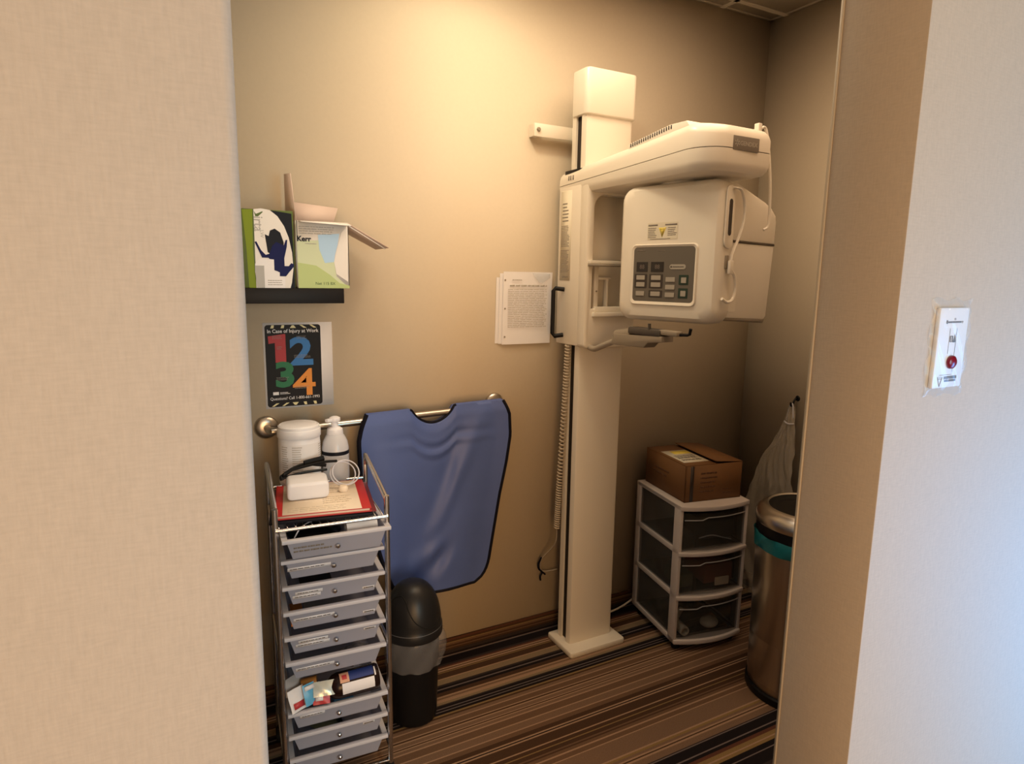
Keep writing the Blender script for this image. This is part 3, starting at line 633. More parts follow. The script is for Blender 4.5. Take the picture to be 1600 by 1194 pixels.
def apt(u, v, off=0):
    zz = 1.03 + (.345-1.03)*v
    xl, xr_ = lerpt(LX, zz), lerpt(RX_, zz); x = xl + (xr_-xl)*u
    z = ztop(x) + (zbot(u)-ztop(x))*v
    y = RY_ - .0165 - .010*math.sin(min(1, v*2)*PI/2)
    f = 0
    ln = (x - (1.02 - .34*v)); f += -.013*math.exp(-(ln/.035)**2)*min(1, v*3)
    ln = (x - (.93 - .20*v)); f += .010*math.exp(-(ln/.05)**2)*min(1, v*4)
    f += -.010*math.exp(-((x-.64)/.045)**2)*v
    f += .006*math.sin(x*24+v*3)*v
    f += -.006*math.exp(-((v-.16)/.05)**2)*math.exp(-((x-.85)/.14)**2)*math.sin((v-.16)*80)
    f += -.014*math.exp(-((x-.81-.1*(v-.75))/.05)**2 - ((v-.78)/.10)**2)*math.cos((x-.8)*50+v*25)
    f += -.010*max(0, (u-.9)/.1)*(1-v)
    y += f
    if v < .05: y = min(y + (.05-v)*.20, RY_+.004)
    return Vector((x, y-off, z))
bm = NB(); NU, NV = 56, 64
t = bmesh.new(); F_ = [[t.verts.new(apt(i/NU, j/NV, .006)) for j in range(NV+1)] for i in range(NU+1)]; K_ = [[t.verts.new(apt(i/NU, j/NV, 0)) for j in range(NV+1)] for i in range(NU+1)]
for i in range(NU):
    for j in range(NV):
        t.faces.new((F_[i][j], F_[i][j+1], F_[i+1][j+1], F_[i+1][j])); t.faces.new((K_[i][j], K_[i+1][j], K_[i+1][j+1], K_[i][j+1]))
for i in range(NU):
    t.faces.new((F_[i][0], F_[i+1][0], K_[i+1][0], K_[i][0])); t.faces.new((F_[i+1][NV], F_[i][NV], K_[i][NV], K_[i+1][NV]))
for j in range(NV):
    t.faces.new((F_[0][j+1], F_[0][j], K_[0][j], K_[0][j+1])); t.faces.new((F_[NU][j], F_[NU][j+1], K_[NU][j+1], K_[NU][j]))
merge(bm, t)
# the part folded over the rail behind
def bpt(u, v): 
    p = apt(u, 0, 0); a = v*1.6
    zt_ = p.z if abs(p.x-.815) > .085 else ztop(p.x)
    return Vector((p.x, RY_ + .016 + .006*min(1, v*4), zt_ - .002 - .20*v))
for off in (0, .004): grid(bm, 40, 8, lambda u, v: bpt(u, v) + Vector((0, off, 0)))
grid(bm, 40, 4, lambda u, v: (lambda a, b: a.lerp(b, v) + Vector((0, 0, .004*math.sin(v*PI))))(apt(u, 0, .004), bpt(u, 0)))
ob('apron_body', bm, M['blue'], ap, smooth=70)
bm = NB()
tube(bm, [apt(0, j/40, .004) for j in range(41)], .0075, 8); tube(bm, [apt(1, j/40, .004) for j in range(41)], .0062, 8); tube(bm, [apt(i/40, 1, .004) for i in range(41)], .0062, 8)
nk = [i/80 for i in range(81) if abs(apt(i/80, 0).x-.815) < .09]
tube(bm, [apt(u, 0, .003) for u in nk], .0052, 8)
ob('edge_binding', bm, M['navy'], ap)

# ------------------------------------------------------------------ drawer cart
CR = -4
ct = thing('drawer_cart', 'narrow chrome-framed rolling cart of frosted drawers under the poster', 'cart', (.207, 1.712, 0), CR)
CM = ROOT[ct.name]
W, D = .315, .315
def L_(bm, name, m, par=ct, **k): return ob(name, bm, m, par, world=False, **k)
for x in (.0085, W-.0085):
    bm = NB(); tube(bm, spline([(x, .008, .045), (x, .008, .40), (x, .008, .845), (x, .014, .872), (x, .05, .884), (x, .27, .926), (x, D-.022, .926), (x, D-.008, .90), (x, D-.008, .84), (x, D-.008, .4), (x, D-.008, .045)], 6), .0078, 12)
    for z in (.80, .44, .09): tube(bm, [(x, .008, z), (x, D-.008, z)], .0045, 8)
    L_(bm, 'side_frame', M['chrome'])
for x in (.0085, W-.0085):
    for y in (.02, D-.02):
        bm = NB(); lathe(bm, [(0, 0), (.02, 0), (.022, .004), (.022, .016), (.02, .02), (0, .02)], 20, mtx=frame((x-.01, y, .0225), (0, 1, 0), (0, 0, 1), (1, 0, 0))); box(bm, x-.006, x+.006, y-.008, y+.008, .03, .048); L_(bm, 'caster', M['rubber'])
bm = NB(); tube(bm, [(.008, -.001, .828), (W-.008, -.001, .828)], .0052, 10); L_(bm, 'front_rail', M['chrome'])
for z in (.85, .828): bm = NB(); tube(bm, [(.008, D-.004, z), (W-.008, D-.004, z)], .0048, 10); L_(bm, 'rear_rail', M['chrome'])
for k in range(14): bm = NB(); tube(bm, [(.018+.0215*k, .004, .8255), (.018+.0215*k, D-.006, .8255)], .0018, 6); L_(bm, 'rack_wire', M['chrome'])
for y in (.008, D-.008): bm = NB(); tube(bm, [(.008, y, .05), (W-.008, y, .05)], .006, 8); L_(bm, 'bottom_rail', M['chrome'])
lipz = [.805, .733, .659, .585, .511, .437, .289, .215, .141]
pull = [.034, -.004, .0, .0, .0, .002, .012, .006, .004]
labs = [None, [(.035, .150, .030)], [(.052, .125, .034), (.045, .120, .022)], [(.045, .155, .030)], [(.055, .135, .038), (.048, .140, .026)], [(.045, .150, .030)], [(.050, .118, .040)], None, None]
for k, (z, pl) in enumerate(zip(lipz, pull)):
    y0 = -pl + .001
    bm = NB(); hgt = .058
    x0, x1 = .018, W-.018
    if k == 0: x0, x1 = .020, W-.006
    lipw = .012
    t = bmesh.new()                                              # tapered open tub, double walled
    def ring(dx, dy, zz): return [t.verts.new(p) for p in ((x0+lipw+dx, y0+lipw*.6+dy, zz), (x1-lipw-dx, y0+lipw*.6+dy, zz), (x1-lipw-dx, y0+.285-dy, zz), (x0+lipw+dx, y0+.285-dy, zz))]
    ro_, rb, ri_, rbi = ring(0, 0, z), ring(.016, .016, z-hgt), ring(.002, .002, z), ring(.018, .018, z-hgt+.002)
    for A, B in ((rb, ro_), (ro_, ri_), (ri_, rbi)):
        for i in range(4): t.faces.new((A[i], A[(i+1) % 4], B[(i+1) % 4], B[i]))
    t.faces.new(rb[::-1]); t.faces.new(rbi)
    merge(bm, t); dr = L_(bm, 'drawer', M['frost'], smooth=20)
    bm = NB()
    box(bm, x0, x1, y0-.002, y0+lipw, z-.005, z+.005, bev=.0015); box(bm, x0, x1, y0+.278, y0+.290, z-.004, z+.004)
    box(bm, x0, x0+lipw+.003, y0+lipw, y0+.28, z-.003, z+.004); box(bm, x1-lipw-.003, x1, y0+lipw, y0+.28, z-.003, z+.004)
    L_(bm, 'drawer_lip', M['frostlip'], dr)
    tilt = math.degrees(math.atan2(.016, hgt))
    FFc = frame((0, y0+lipw*.6+.008, z-.029), (1, 0, 0), (0, math.sin(R(-tilt)), math.cos(R(tilt))), (0, -math.cos(R(tilt)), math.sin(R(-tilt))))
    bm = NB(); lathe(bm, [(0, .012), (.004, .0115), (.0065, .009), (.0068, .006), (.004, .003), (.003, 0)], 16, mtx=FFc @ T((x0+x1)/2, -.003, 0)); L_(bm, 'knob', M['chrome'], dr)
    if labs[k]:
        for a, b, c in labs[k]:
            bm = NB(); box(bm, a, b, c-.029-.0058, c-.029+.0058, 0.0006, .001, mtx=FFc); ls = L_(bm, 'label_strip', M['strip'], dr)
            bm = NB(); lines(bm, a+.006, b-.006, c-.029-.002, c-.029+.002, 1, FFc @ T(0, 0, .001), fill=.6, ragged=.15, seed=k*7+int(c*1000)); bmesh.ops.transform(bm, matrix=CM, verts=bm.verts); ob('label_print', bm, M['ink'], dr)
    if k == 0:
        bm = NB(); lines(bm, .05, .155, -.012, .012, 2, FFc @ T(0, 0, .0006), fill=.4, seed=77); L_(bm, 'printed_note', M['inkgrey'], dr)
    if k in (2, 3, 4, 7):
        bm = NB(); xx = .235 if k != 7 else .225
        box(bm, xx, xx+.035, (-.020 if k in (2, 3) else .006), (-.011 if k in (2, 3) else .015), .0006, .001, mtx=FFc); L_(bm, 'label_strip', M['strip'], dr)
        bm = NB(); lines(bm, xx+.004, xx+.031, (-.018 if k in (2, 3) else .008), (-.013 if k in (2, 3) else .013), 1, FFc @ T(0, 0, .001), fill=.8, seed=k, ragged=0); L_(bm, 'label_print', M['ink'], dr)
def CW(p): return CM @ Vector(p)
def csolo(name, bm, m, label, cat, group=None, **k):
    bmesh.ops.transform(bm, matrix=CM, verts=bm.verts); return solo(name, bm, m, label, cat, group, **k)
# --- in the top drawer
bm = NB(); t = bmesh.new(); bmesh.ops.create_icosphere(t, subdivisions=3, radius=1)
for v in t.verts: v.co *= 1 + .10*math.sin(v.co.x*7+v.co.y*5)
merge(bm, t, T(.115, .075, .778) @ Matrix.Diagonal((.070, .085, .024, 1))); csolo('black_pouch', bm, M['black'], 'crumpled black pouch lying in the open top drawer of the cart', 'pouch')
bm = NB(); lathe(bm, [(.012, 0), (.030, 0), (.030, .085), (.012, .085), (.012, 0)], 28, mtx=T(.195, .035, .793) @ RY(90)); csolo('paper_roll', bm, M['paper'], 'white paper roll lying in the open top drawer of the cart', 'roll')
bm = NB(); tube(bm, spline([(.055, .005, .800), (.075, .02, .822), (.11, .04, .830), (.14, .055, .822)], 6), .0018, 6); csolo('clear_tube', bm, M['frostlip'], 'thin pale tube curling out of the open top drawer of the cart', 'tube')
# --- dark objects lying in closed drawers, seen through the frosted fronts
bm = NB(); box(bm, .075, .165, .028, .20, .604, .612, bev=.001); csolo('black_case', bm, M['black'], 'flat black case showing under the third drawer of the cart', 'case')
bm = NB(); box(bm, .040, .078, .030, .15, .532, .540, bev=.001); csolo('orange_card', bm, M['porange'], 'orange card lying in the fourth drawer of the cart', 'card')
bm = NB(); box(bm, .085, .19, .03, .15, .532, .540, bev=.001); csolo('grey_card', bm, M['grey'], 'dark grey card lying beside the orange card in the fourth drawer', 'card')
bm = NB(); box(bm, .150, .205, .032, .12, .238, .278, bev=.002); csolo('blue_packet', bm, M['pkblue'], 'blue packet seen through the front of the drawer under the brown bottle', 'packet')
bm = NB(); box(bm, .162, .172, .035, .10, .160, .200, bev=.002); csolo('black_clip', bm, M['black'], 'black clip seen through the drawer second from the bottom of the cart', 'clip')
bm = NB(); lathe(bm, [(0, 0), (.05, .004), (.055, .012), (.03, .02), (0, .022)], 20, mtx=T(.13, .12, .160)); csolo('green_pad', bm, mat('sage_pad', (.30, .33, .20), .6), 'pale green pad seen through the drawer second from the bottom of the cart', 'pad')
# --- in the overfull drawer
bt = thing('brown_bottle', 'dark brown bottle with blue and white label lying in the overfull drawer', 'bottle', CW((.20, .03, .318)), CR)
bM_ = T(.110, .030, .340) @ RY(88) @ RZ(200)
def bput(bm, name, m, par=bt): bmesh.ops.transform(bm, matrix=CM, verts=bm.verts); return ob(name, bm, m, par)
bm = NB(); lathe(bm, [(0, 0), (.011, 0), (.013, .010), (.020, .02), (.033, .036), (.0365, .050), (.0365, .160), (.033, .166), (0, .166)], 32, mtx=T(.110, .026, .322) @ RY(88)); bb = bput(bm, 'glass_body', M['brown'])
def barc(bm, a0, a1, z0, z1, r, n=10): grid(bm, n, 2, lambda u, v: (r*math.cos(R(a0+(a1-a0)*u)), r*math.sin(R(a0+(a1-a0)*u)), z0+(z1-z0)*v), T(.110, .026, .322) @ RY(88))
bm = NB(); barc(bm, 234, 284, .058, .150, .0369); bput(bm, 'white_label', M['strip'], bt)
bm = NB(); barc(bm, 178, 226, .080, .150, .0369); bput(bm, 'blue_label', M['lblue'], bt)
bm = NB(); barc(bm, 182, 231, .054, .080, .0369); bput(bm, 'emblem_label', mat('label_orange', (.75, .42, .28), .5), bt)
bm = NB(); barc(bm, 196, 218, .060, .074, .0372); bput(bm, 'emblem', M['pkred'], bt)
bm = NB(); barc(bm, 190, 232, .152, .156, .0369); bput(bm, 'stripe', M['strip'], bt)
bm = NB(); tube(bm, [(.062, .040, .340), (.104, .034, .346)], .019, 18); csolo('amber_vial', bm, M['amber'], 'amber vial left of the brown bottle in the overfull drawer', 'vial')
rg = random.Random(5)
def packet(name, cx, cy, cz, w, h, rx, ry, rz, m, label, cat, group=None, extra=None):
    bm = NB(); t = bmesh.new(); g = NB()
    grid(g, 8, 6, lambda u, v: (w*(u-.5), h*(v-.5), .004*math.sin(u*PI)*math.sin(v*PI) + .0012*math.sin(u*9+v*7)))
    grid(g, 8, 6, lambda u, v: (w*(u-.5), h*(v-.5), -.004*math.sin(u*PI)*math.sin(v*PI) - .0004 + .0012*math.sin(u*9+v*7)))
    mm = T(cx, cy-.006, cz+.014) @ RZ(rz) @ RX(rx) @ RY(ry); merge(bm, g, mm)
    loc = CW((cx, cy, cz)); r = thing(name, label, cat, loc, CR, group)
    bmesh.ops.transform(bm, matrix=CM, verts=bm.verts); ob('wrapper', bm, m, r, smooth=60)
    for nm, (a, b, c, d), mt in (extra or ()):
        q = NB(); box(q, w*a, w*b, h*c, h*d, .0046, .0052, mtx=CM @ mm); ob(nm, q, mt, r)
    return r
packet('white_packet', .046, .010, .312, .050, .062, 68, 0, 28, M['paper'], 'white packet with red print leaning at the left front of the overfull drawer', 'packet', None, (('red_print', (-.34, .30, -.36, -.10), M['pkred']),))
packet('blue_packet', .080, .012, .318, .036, .058, 68, 0, 22, M['pkblue'], 'light blue packet leaning beside the white packet in the overfull drawer', 'packet', None, (('white_band', (-.4, .4, .22, .42), M['strip']),))
packet('red_packet', .110, .006, .302, .046, .034, 62, 0, -8, M['pkred'], 'small red packet low in front of the foil in the overfull drawer', 'packet', None, (('pale_print', (-.35, .1, -.2, .2), M['strip']),))
packet('foil_packet', .118, .012, .325, .058, .040, 56, 0, -6, mat('pale_foil', (.62, .66, .62), .25, metal=.3), 'pale crinkled foil packet between the blue packet and the brown bottle', 'packet')
packet('grey_packet', .040, .045, .338, .070, .044, 60, 0, 36, M['grey'], 'grey packet at the left back of the overfull drawer', 'packet')
bm = NB(); t = bmesh.new(); bmesh.ops.create_icosphere(t, subdivisions=3, radius=1)
for v in t.verts: v.co *= 1 + .25*math.sin(v.co.x*9+v.co.z*11)*math.cos(v.co.y*8)
merge(bm, t, T(.225, .095, .368) @ Matrix.Diagonal((.052, .036, .026, 1))); csolo('clear_wrapper', bm, M['bag'], 'crumpled clear wrapper behind the right end of the brown bottle', 'wrapper')
bm = NB(); box(bm, -.05, .05, -.03, .03, 0, .03, bev=.003, mtx=T(.175, .12, .338) @ RZ(-15)); csolo('dark_carton', bm, M['darkprint'], 'small dark carton behind the brown bottle in the overfull drawer', 'carton')

# ------------------------------------------------------------------ things on top of the cart
FRt = -9.5
fo0 = (.368, 1.865)
def fsolo(name, bm, m, label, cat): bmesh.ops.transform(bm, matrix=T(*fo0, 0) @ RZ(FRt), verts=bm.verts); return solo(name, bm, m, label, cat)
bm = NB(); box(bm, -.142, .132, -.150, .125, .8345, .8440, bev=.002); fsolo('black_binder', bm, M['darkprint'], 'thin black binder under the red folder on top of the cart', 'binder')
bm = NB(); box(bm, -.128, .142, -.145, .12, .8442, .8475, bev=.001); fsolo('maroon_folder', bm, M['maroon'], 'maroon folder between the black binder and the red folder', 'folder')
rf = thing('red_folder', 'red folder with a printed form on its cover, on top of the cart', 'folder', (*fo0, .8476), FRt)
bm = NB(); box(bm, -.128, .128, -.150, .118, 0, .002); box(bm, -.128, .128, -.147, .118, .008, .0105, bev=.0008); box(bm, -.1285, -.126, -.150, .118, 0, .0105); ob('cover', bm, M['red'], rf, world=False)
bm = NB(); box(bm, -.123, .123, -.146, .114, .002, .008); ob('loose_pages', bm, M['form'], rf, world=False)
bm = NB(); box(bm, -.108, .102, -.146, .112, .0106, .0112); fp = ob('printed_form', bm, M['form'], rf, world=False)
bm = NB(); lines(bm, .0, .085, -.085, -.02, 4, T(0, 0, .0112), fill=.2, seed=4); lines(bm, -.095, .09, -.135, -.095, 3, T(0, 0, .0112), fill=.14, seed=9); lines(bm, .01, .09, 0, .08, 4, T(0, 0, .0112), fill=.14, seed=10); ob('form_print', bm, mat('tan_ink', (.52, .42, .30), .7), rf, world=False)
# wipes tub
wt = thing('wipes_tub', 'round white plastic wipes tub with lid at the back left of the cart top', 'tub', (.338, 2.035, .852))
# tub stands on the rack: tall can
bm = NB(); lathe(bm, [(0, 0), (.060, 0), (.0625, .004), (.0625, .148), (.061, .152), (.061, .156)], 48); ob('tub_body', bm, M['tub'], wt, world=False)
bm = NB(); lathe(bm, [(.0640, .150), (.0655, .152), (.0655, .170), (.064, .175), (.0625, .176), (.062, .184), (.057, .188), (.054, .187), (.050, .189), (0, .190)], 48); ob('tub_lid', bm, M['tub'], wt, world=False)
bm = NB(); grid(bm, 40, 2, lambda u, v: (.0629*math.cos(R(172+186*u)), .0629*math.sin(R(172+186*u)), .012+.122*v)); tl = ob('tub_label', bm, M['paper'], wt, world=False)
bm = NB()
rg = random.Random(3)
for a0, a1, n_ in ((206, 228, 15), (240, 268, 16), (322, 345, 12)):
    for i in range(n_):
        z = .125 - i*.007; aa = a1 - rg.random()*6
        grid(bm, 6, 1, lambda u, v: (.0633*math.cos(R(a0+(aa-a0)*u)), .0633*math.sin(R(a0+(aa-a0)*u)), z+.0028*v))
ob('label_print', bm, mat('pale_ink', (.52, .49, .47), .6), wt, world=False)
# pump bottle
pb = thing('pump_bottle', 'clear foam pump bottle with dark band beside the white tub', 'bottle', (.449, 2.035, .8335))
bm = NB(); lathe(bm, [(0, 0), (.036, 0), (.041, .004), (.042, .09), (.042, .118), (.038, .140), (.030, .156), (.024, .166)], 36); ob('bottle_body', bm, M['bottle'], pb, world=False)
bm = NB(); lathe(bm, [(.0424, .100), (.0426, .102), (.0426, .110), (.0424, .112)], 36); ob('dark_band', bm, M['darkprint'], pb, world=False)
bm = NB(); lathe(bm, [(.0424, .02), (.0426, .022), (.0426, .095), (.0424, .098)], 36); ob('clear_label', bm, M['clear'], pb, world=False)
bm = NB(); lathe(bm, [(.025, .163), (.026, .166), (.024, .180), (.016, .186), (.011, .188), (.011, .200), (.016, .203), (.0185, .209), (.017, .216), (.010, .220), (0, .221)], 28); prism(bm, [(-.008, 0), (.008, 0), (.006, -.034), (-.006, -.034)], .010, bev=.002, mtx=T(0, 0, .206) @ RZ(-60)); ob('pump_head', bm, M['plastic_white'], pb, world=False)
# white sensor box, black cable, clear tube ring, cap
bm = NB(); prism(bm, rrect(-.058, .058, -.026, .026, .013, 5), .075, bev=.008, seg=3, mtx=T(.332, 1.905, .8927) @ RZ(-6) @ RX(96)); solo('sensor_box', bm, M['plastic_white'], 'white rounded plastic box resting on the printed form', 'box')
bm = NB(); tube(bm, spline([(.430, 1.935, .935), (.39, 1.93, .938), (.335, 1.915, .936), (.286, 1.90, .932), (.268, 1.895, .925), (.266, 1.905, .912), (.285, 1.905, .914), (.33, 1.91, .9195), (.395, 1.915, .9185)], 8), .0042, 8)
tube(bm, spline([(.400, 1.945, .9225), (.375, 1.952, .926), (.34, 1.95, .932), (.30, 1.925, .930), (.272, 1.912, .918), (.262, 1.900, .916), (.263, 1.895, .908)], 8), .0058, 8); tube(bm, spline([(.335, 1.948, .936), (.365, 1.952, .940), (.395, 1.955, .943)], 4), .0085, 8)
solo('black_cable', bm, M['black'], 'loop of black cable lying over the white rounded box', 'cable')
bm = NB(); ring_ = [(.452+.040*math.cos(2*PI*k/36), 1.915+.030*math.sin(2*PI*k/36), .902+.030*math.sin(2*PI*k/36)+.0) for k in range(36)]
tube(bm, ring_, .0021, 8, closed=True); ring_ = [(.445+.038*math.cos(2*PI*k/36), 1.925+.026*math.sin(2*PI*k/36), .896+.030*math.sin(2*PI*k/36)) for k in range(36)]; tube(bm, ring_, .0021, 8, closed=True)
solo('tube_coil', bm, M['frostlip'], 'coil of clear tubing leaning in front of the pump bottle', 'tubing')
bm = NB(); lathe(bm, [(0, 0), (.012, 0), (.014, .004), (.014, .012), (.010, .018), (0, .019)], 24, mtx=T(.432, 1.867, .8590)); solo('cream_cap', bm, M['form'], 'small cream cap on the form right of the white rounded box', 'cap')

# ------------------------------------------------------------------ black swing-top bin
bn = thing('swing_bin', 'black plastic swing-top bin on the carpet beside the cart', 'bin', (.668, 1.93, 0))
bm = NB(); lathe(bm, [(0, 0), (.072, 0), (.077, .005), (.079, .02), (.0885, .31), (.086, .31), (.076, .02), (0, .012)], 44); ob('bin_body', bm, M['black'], bn, world=False)
dome = [(.0985, .312), (.0995, .316), (.0995, .338), (.0975, .343)] + [(.0955*math.cos(R(a))**.78, .343 + .150*math.sin(R(a))) for a in range(4, 90, 5)] + [(0, .493)]
bm = NB(); lathe(bm, dome, 56); lid = ob('dome_lid', bm, mat('matt_black_lid', (.013, .013, .014), .38, spec=.35), bn, world=False)
bm = NB()
def dpt(a, e, k=1.004): return (.0955*math.cos(R(e))**.78*math.cos(R(a))*k, .0955*math.cos(R(e))**.78*math.sin(R(a))*k, .343 + .150*math.sin(R(e))*k)
tube(bm, spline([dpt(182, 30), dpt(195, 47), dpt(215, 54), dpt(232, 47), dpt(242, 33), dpt(256, 18), dpt(278, 8), dpt(300, 6), dpt(320, 12)], 8), .0016, 6); ob('flap_gap', bm, M['rubber'], lid, world=False)
bm = NB(); lathe(bm, [(.0982, .3405), (.0990, .342), (.0982, .3435)], 56); ob('lid_rim', bm, mat('grey_edge', (.10, .10, .11), .35), lid, world=False)
bm = NB(); rg = random.Random(11)
def wob(a, k): return (.0035*math.sin(a*7+k) + .0025*math.sin(a*13+k*2) + (.014*math.exp(-((a-5.9)/.35)**2)*math.sin(min(k, 5)/5*PI*.8+.4)))
lathe(bm, [(.0905, .322), (.0975, .308), (.0985, .285), (.098, .262), (.0965, .238), (.0945, .215), (.0930, .207)], 72, wob=wob, mtx=T(.668, 1.93, 0)); solo('bin_liner', bm, M['bag'], 'clear plastic liner folded over the rim of the black swing-top bin', 'bin liner', smooth=60)

# ------------------------------------------------------------------ plastic drawer unit with box on top
UR = -10.2
du = thing('plastic_drawer_unit', 'white plastic three-drawer unit under the cardboard box near the right wall', 'drawer unit', (1.735, 1.812, 0), UR)
UM = ROOT[du.name]; UW, UD, UZ0, UZ1 = .318, .352, .034, .618
def U_(bm, name, m, par=du, **k): return ob(name, bm, m, par, world=False, **k)
bow = lambda x: -.030*(1-((x-UW/2)/(UW/2))**2)
levels = [.034, .228, .416, .606]
bm = NB()
for x in (0, UW-.014):
    box(bm, x, x+.014, 0, .048, UZ0, UZ1, bev=.003); box(bm, x, x+.014, UD-.034, UD, UZ0, UZ1, bev=.003)
    for z in levels: box(bm, x, x+.014, .004, UD-.01, z, z+(.022 if z < .6 else .012), bev=.002)
box(bm, 0, UW, UD-.010, UD, UZ0, UZ1, bev=.002)
def bowslab(bm, z0, z1, y1, b=.002):
    pts = [(UW*i/14, bow(UW*i/14)-.004) for i in range(15)]; prism(bm, pts + [(UW, y1), (0, y1)], z1-z0, bev=b, seg=2, mtx=T(0, 0, z0))
for z0, z1 in ((.034, .052), (.224, .240), (.412, .428)): bowslab(bm, z0, z1, .03)
bowslab(bm, .602, .620, UD); U_(bm, 'unit_frame', M['unit'])
for x in (.0, UW-.012):
    for k in range(3):
        bm = NB(); box(bm, x+.005, x+.007, .046, UD-.032, levels[k]+.02, levels[k+1]+.002); U_(bm, 'side_panel', M['smoke'])
for k in range(3):
    z0, z1 = levels[k]+.020, levels[k+1]-.004; bm = NB()
    xs = [.018+(UW-.036)*i/12 for i in range(13)]
    pts = [(x, bow(x)+.006) for x in xs]; inn = [(x, bow(x)+.009) for x in xs][::-1]
    prism(bm, pts+inn, z1-z0-.012, mtx=T(0, 0, z0))
    box(bm, .018, .021, .009, UD-.03, z0, z1-.012); box(bm, UW-.021, UW-.018, .009, UD-.03, z0, z1-.012); box(bm, .018, UW-.018, .009, UD-.03, z0, z0+.003)
    dw = U_(bm, 'drawer', M['smoke'])
    bm = NB(); zz = z1-.030
    tube(bm, [(x, bow(x)+.004, zz - .010*(1 if x < .11 else 0)) for x in xs], .0022, 6); U_(bm, 'drawer_handle', M['grey'], dw)
for x in (.03, UW-.03):
    for y in (.03, UD-.04):
        bm = NB(); lathe(bm, [(0, 0), (.016, 0), (.018, .006), (.016, .0345), (0, .0345)], 16, mtx=T(x, y, 0)); U_(bm, 'foot', M['rubber'])
def usolo(name, bm, m, label, cat): bmesh.ops.transform(bm, matrix=UM, verts=bm.verts); return solo(name, bm, m, label, cat)
bm = NB(); box(bm, .12, .27, .012, .18, .462, .540, bev=.012); usolo('dark_case', bm, M['darkblue'], 'dark case seen through the top drawer of the plastic unit', 'case')
bm = NB(); tube(bm, spline([(.09, .0, .48), (.14, -.012, .492), (.19, -.012, .478), (.24, -.004, .462)], 6), .0025, 6); usolo('grey_wire', bm, M['grey'], 'grey wire lying in front of the dark case in the top plastic drawer', 'wire')
bb2 = None
bm = NB(); box(bm, .135, .27, .012, .16, .272, .352, bev=.004); usolo('red_brown_box', bm, M['redbrown'], 'red-brown box seen through the middle drawer of the plastic unit', 'box')
bm = NB(); box(bm, .185, .25, .004, .010, .262, .296, bev=.001); bk = usolo('white_tag', bm, M['form'], 'white printed tag in front of the red-brown box in the middle plastic drawer', 'tag')
bm = NB(); box(bm, .03, .10, .03, .15, .256, .315, bev=.01); usolo('green_pouch', bm, mat('dull_green', (.10, .12, .08), .7), 'dull green pouch at the left of the middle plastic drawer', 'pouch')
bm = NB(); lathe(bm, [(.014, 0), (.020, 0), (.020, .10), (.014, .10), (.014, 0)], 24, mtx=T(.052, .0, .082) @ RX(-90)); tube(bm, [(.04, .06, .10), (.09, .09, .13)], .010, 12); usolo('white_pipe', bm, M['pvc'], 'white pipe fitting lying in the bottom drawer of the plastic unit', 'pipe')
bm = NB(); t = bmesh.new(); bmesh.ops.create_icosphere(t, subdivisions=3, radius=1); merge(bm, t, T(.19, .035, .085) @ Matrix.Diagonal((.04, .032, .022, 1))); usolo('white_sponge', bm, M['pvc'], 'white rounded pad right of the pipe fitting in the bottom drawer', 'pad')
# cardboard box
cb = thing('cardboard_box', 'brown cardboard box with a shipping label on top of the plastic drawer unit', 'box', tuple(UM @ Vector((.035, .035, .6205))), UR+1)
K = dict(world=False); BW, BD, BH = .268, .300, .150
bm = NB(); 
for a in ((0, BW, 0, .004), (0, BW, BD-.004, BD), (0, .004, 0, BD), (BW-.004, BW, 0, BD)): box(bm, *a, 0, BH)
box(bm, 0, BW, 0, BD, 0, .004); ob('carton_body', bm, M['card'], cb, **K)
bm = NB(); box(bm, 0, BW*.52, 0, BD, 0, .003, mtx=T(0, 0, BH)); ob('left_flap', bm, M['card'], cb, **K)
bm = NB(); box(bm, -BW*.48, 0, .002, BD, 0, .003, mtx=T(BW, 0, BH) @ RY(4.5)); ob('right_flap', bm, M['card'], cb, **K)
bm = NB(); box(bm, .006, BW-.006, .006, BD-.006, BH-.012, BH-.010); ob('inner_flap', bm, M['cardin'], cb, **K)
bm = NB(); box(bm, .016, BW*.50, .040, .215, BH+.003, BH+.0038); sl = ob('shipping_label', bm, M['cream'], cb, **K)
bm = NB(); box(bm, .050, BW*.49, .160, .205, BH+.0038, BH+.0042); ob('yellow_sticker', bm, M['yellow'], sl, **K)
bm = NB(); 
for y in (.065, .075, .095, .105, .118, .132): lines(bm, .03, .125, y, y+.009, 1, T(0, 0, BH+.0038), fill=.7, seed=int(y*999), ragged=.1)
ob('label_print', bm, M['ink'], sl, **K)
bm = NB(); box(bm, .022, .038, -.0008, 0, .002, BH-.003); ob('tape_strip', bm, M['tape'], cb, **K)
bm = NB(); f0 = frame((0, -.0001, 0), (1, 0, 0), (0, 0, 1), (0, -1, 0)); lines(bm, .07, .16, .03, .125, 5, f0, fill=.4, seed=61); lines(bm, .18, .24, .02, .05, 2, f0, fill=.3, seed=62); ob('front_print', bm, M['cardink'], cb, **K)
bm = NB(); f0 = frame((-.0001, BD, 0), (0, -1, 0), (0, 0, 1), (-1, 0, 0)); lines(bm, .06, .20, .06, .10, 2, f0, fill=.4, seed=63); ob('side_print', bm, M['cardink'], cb, **K)

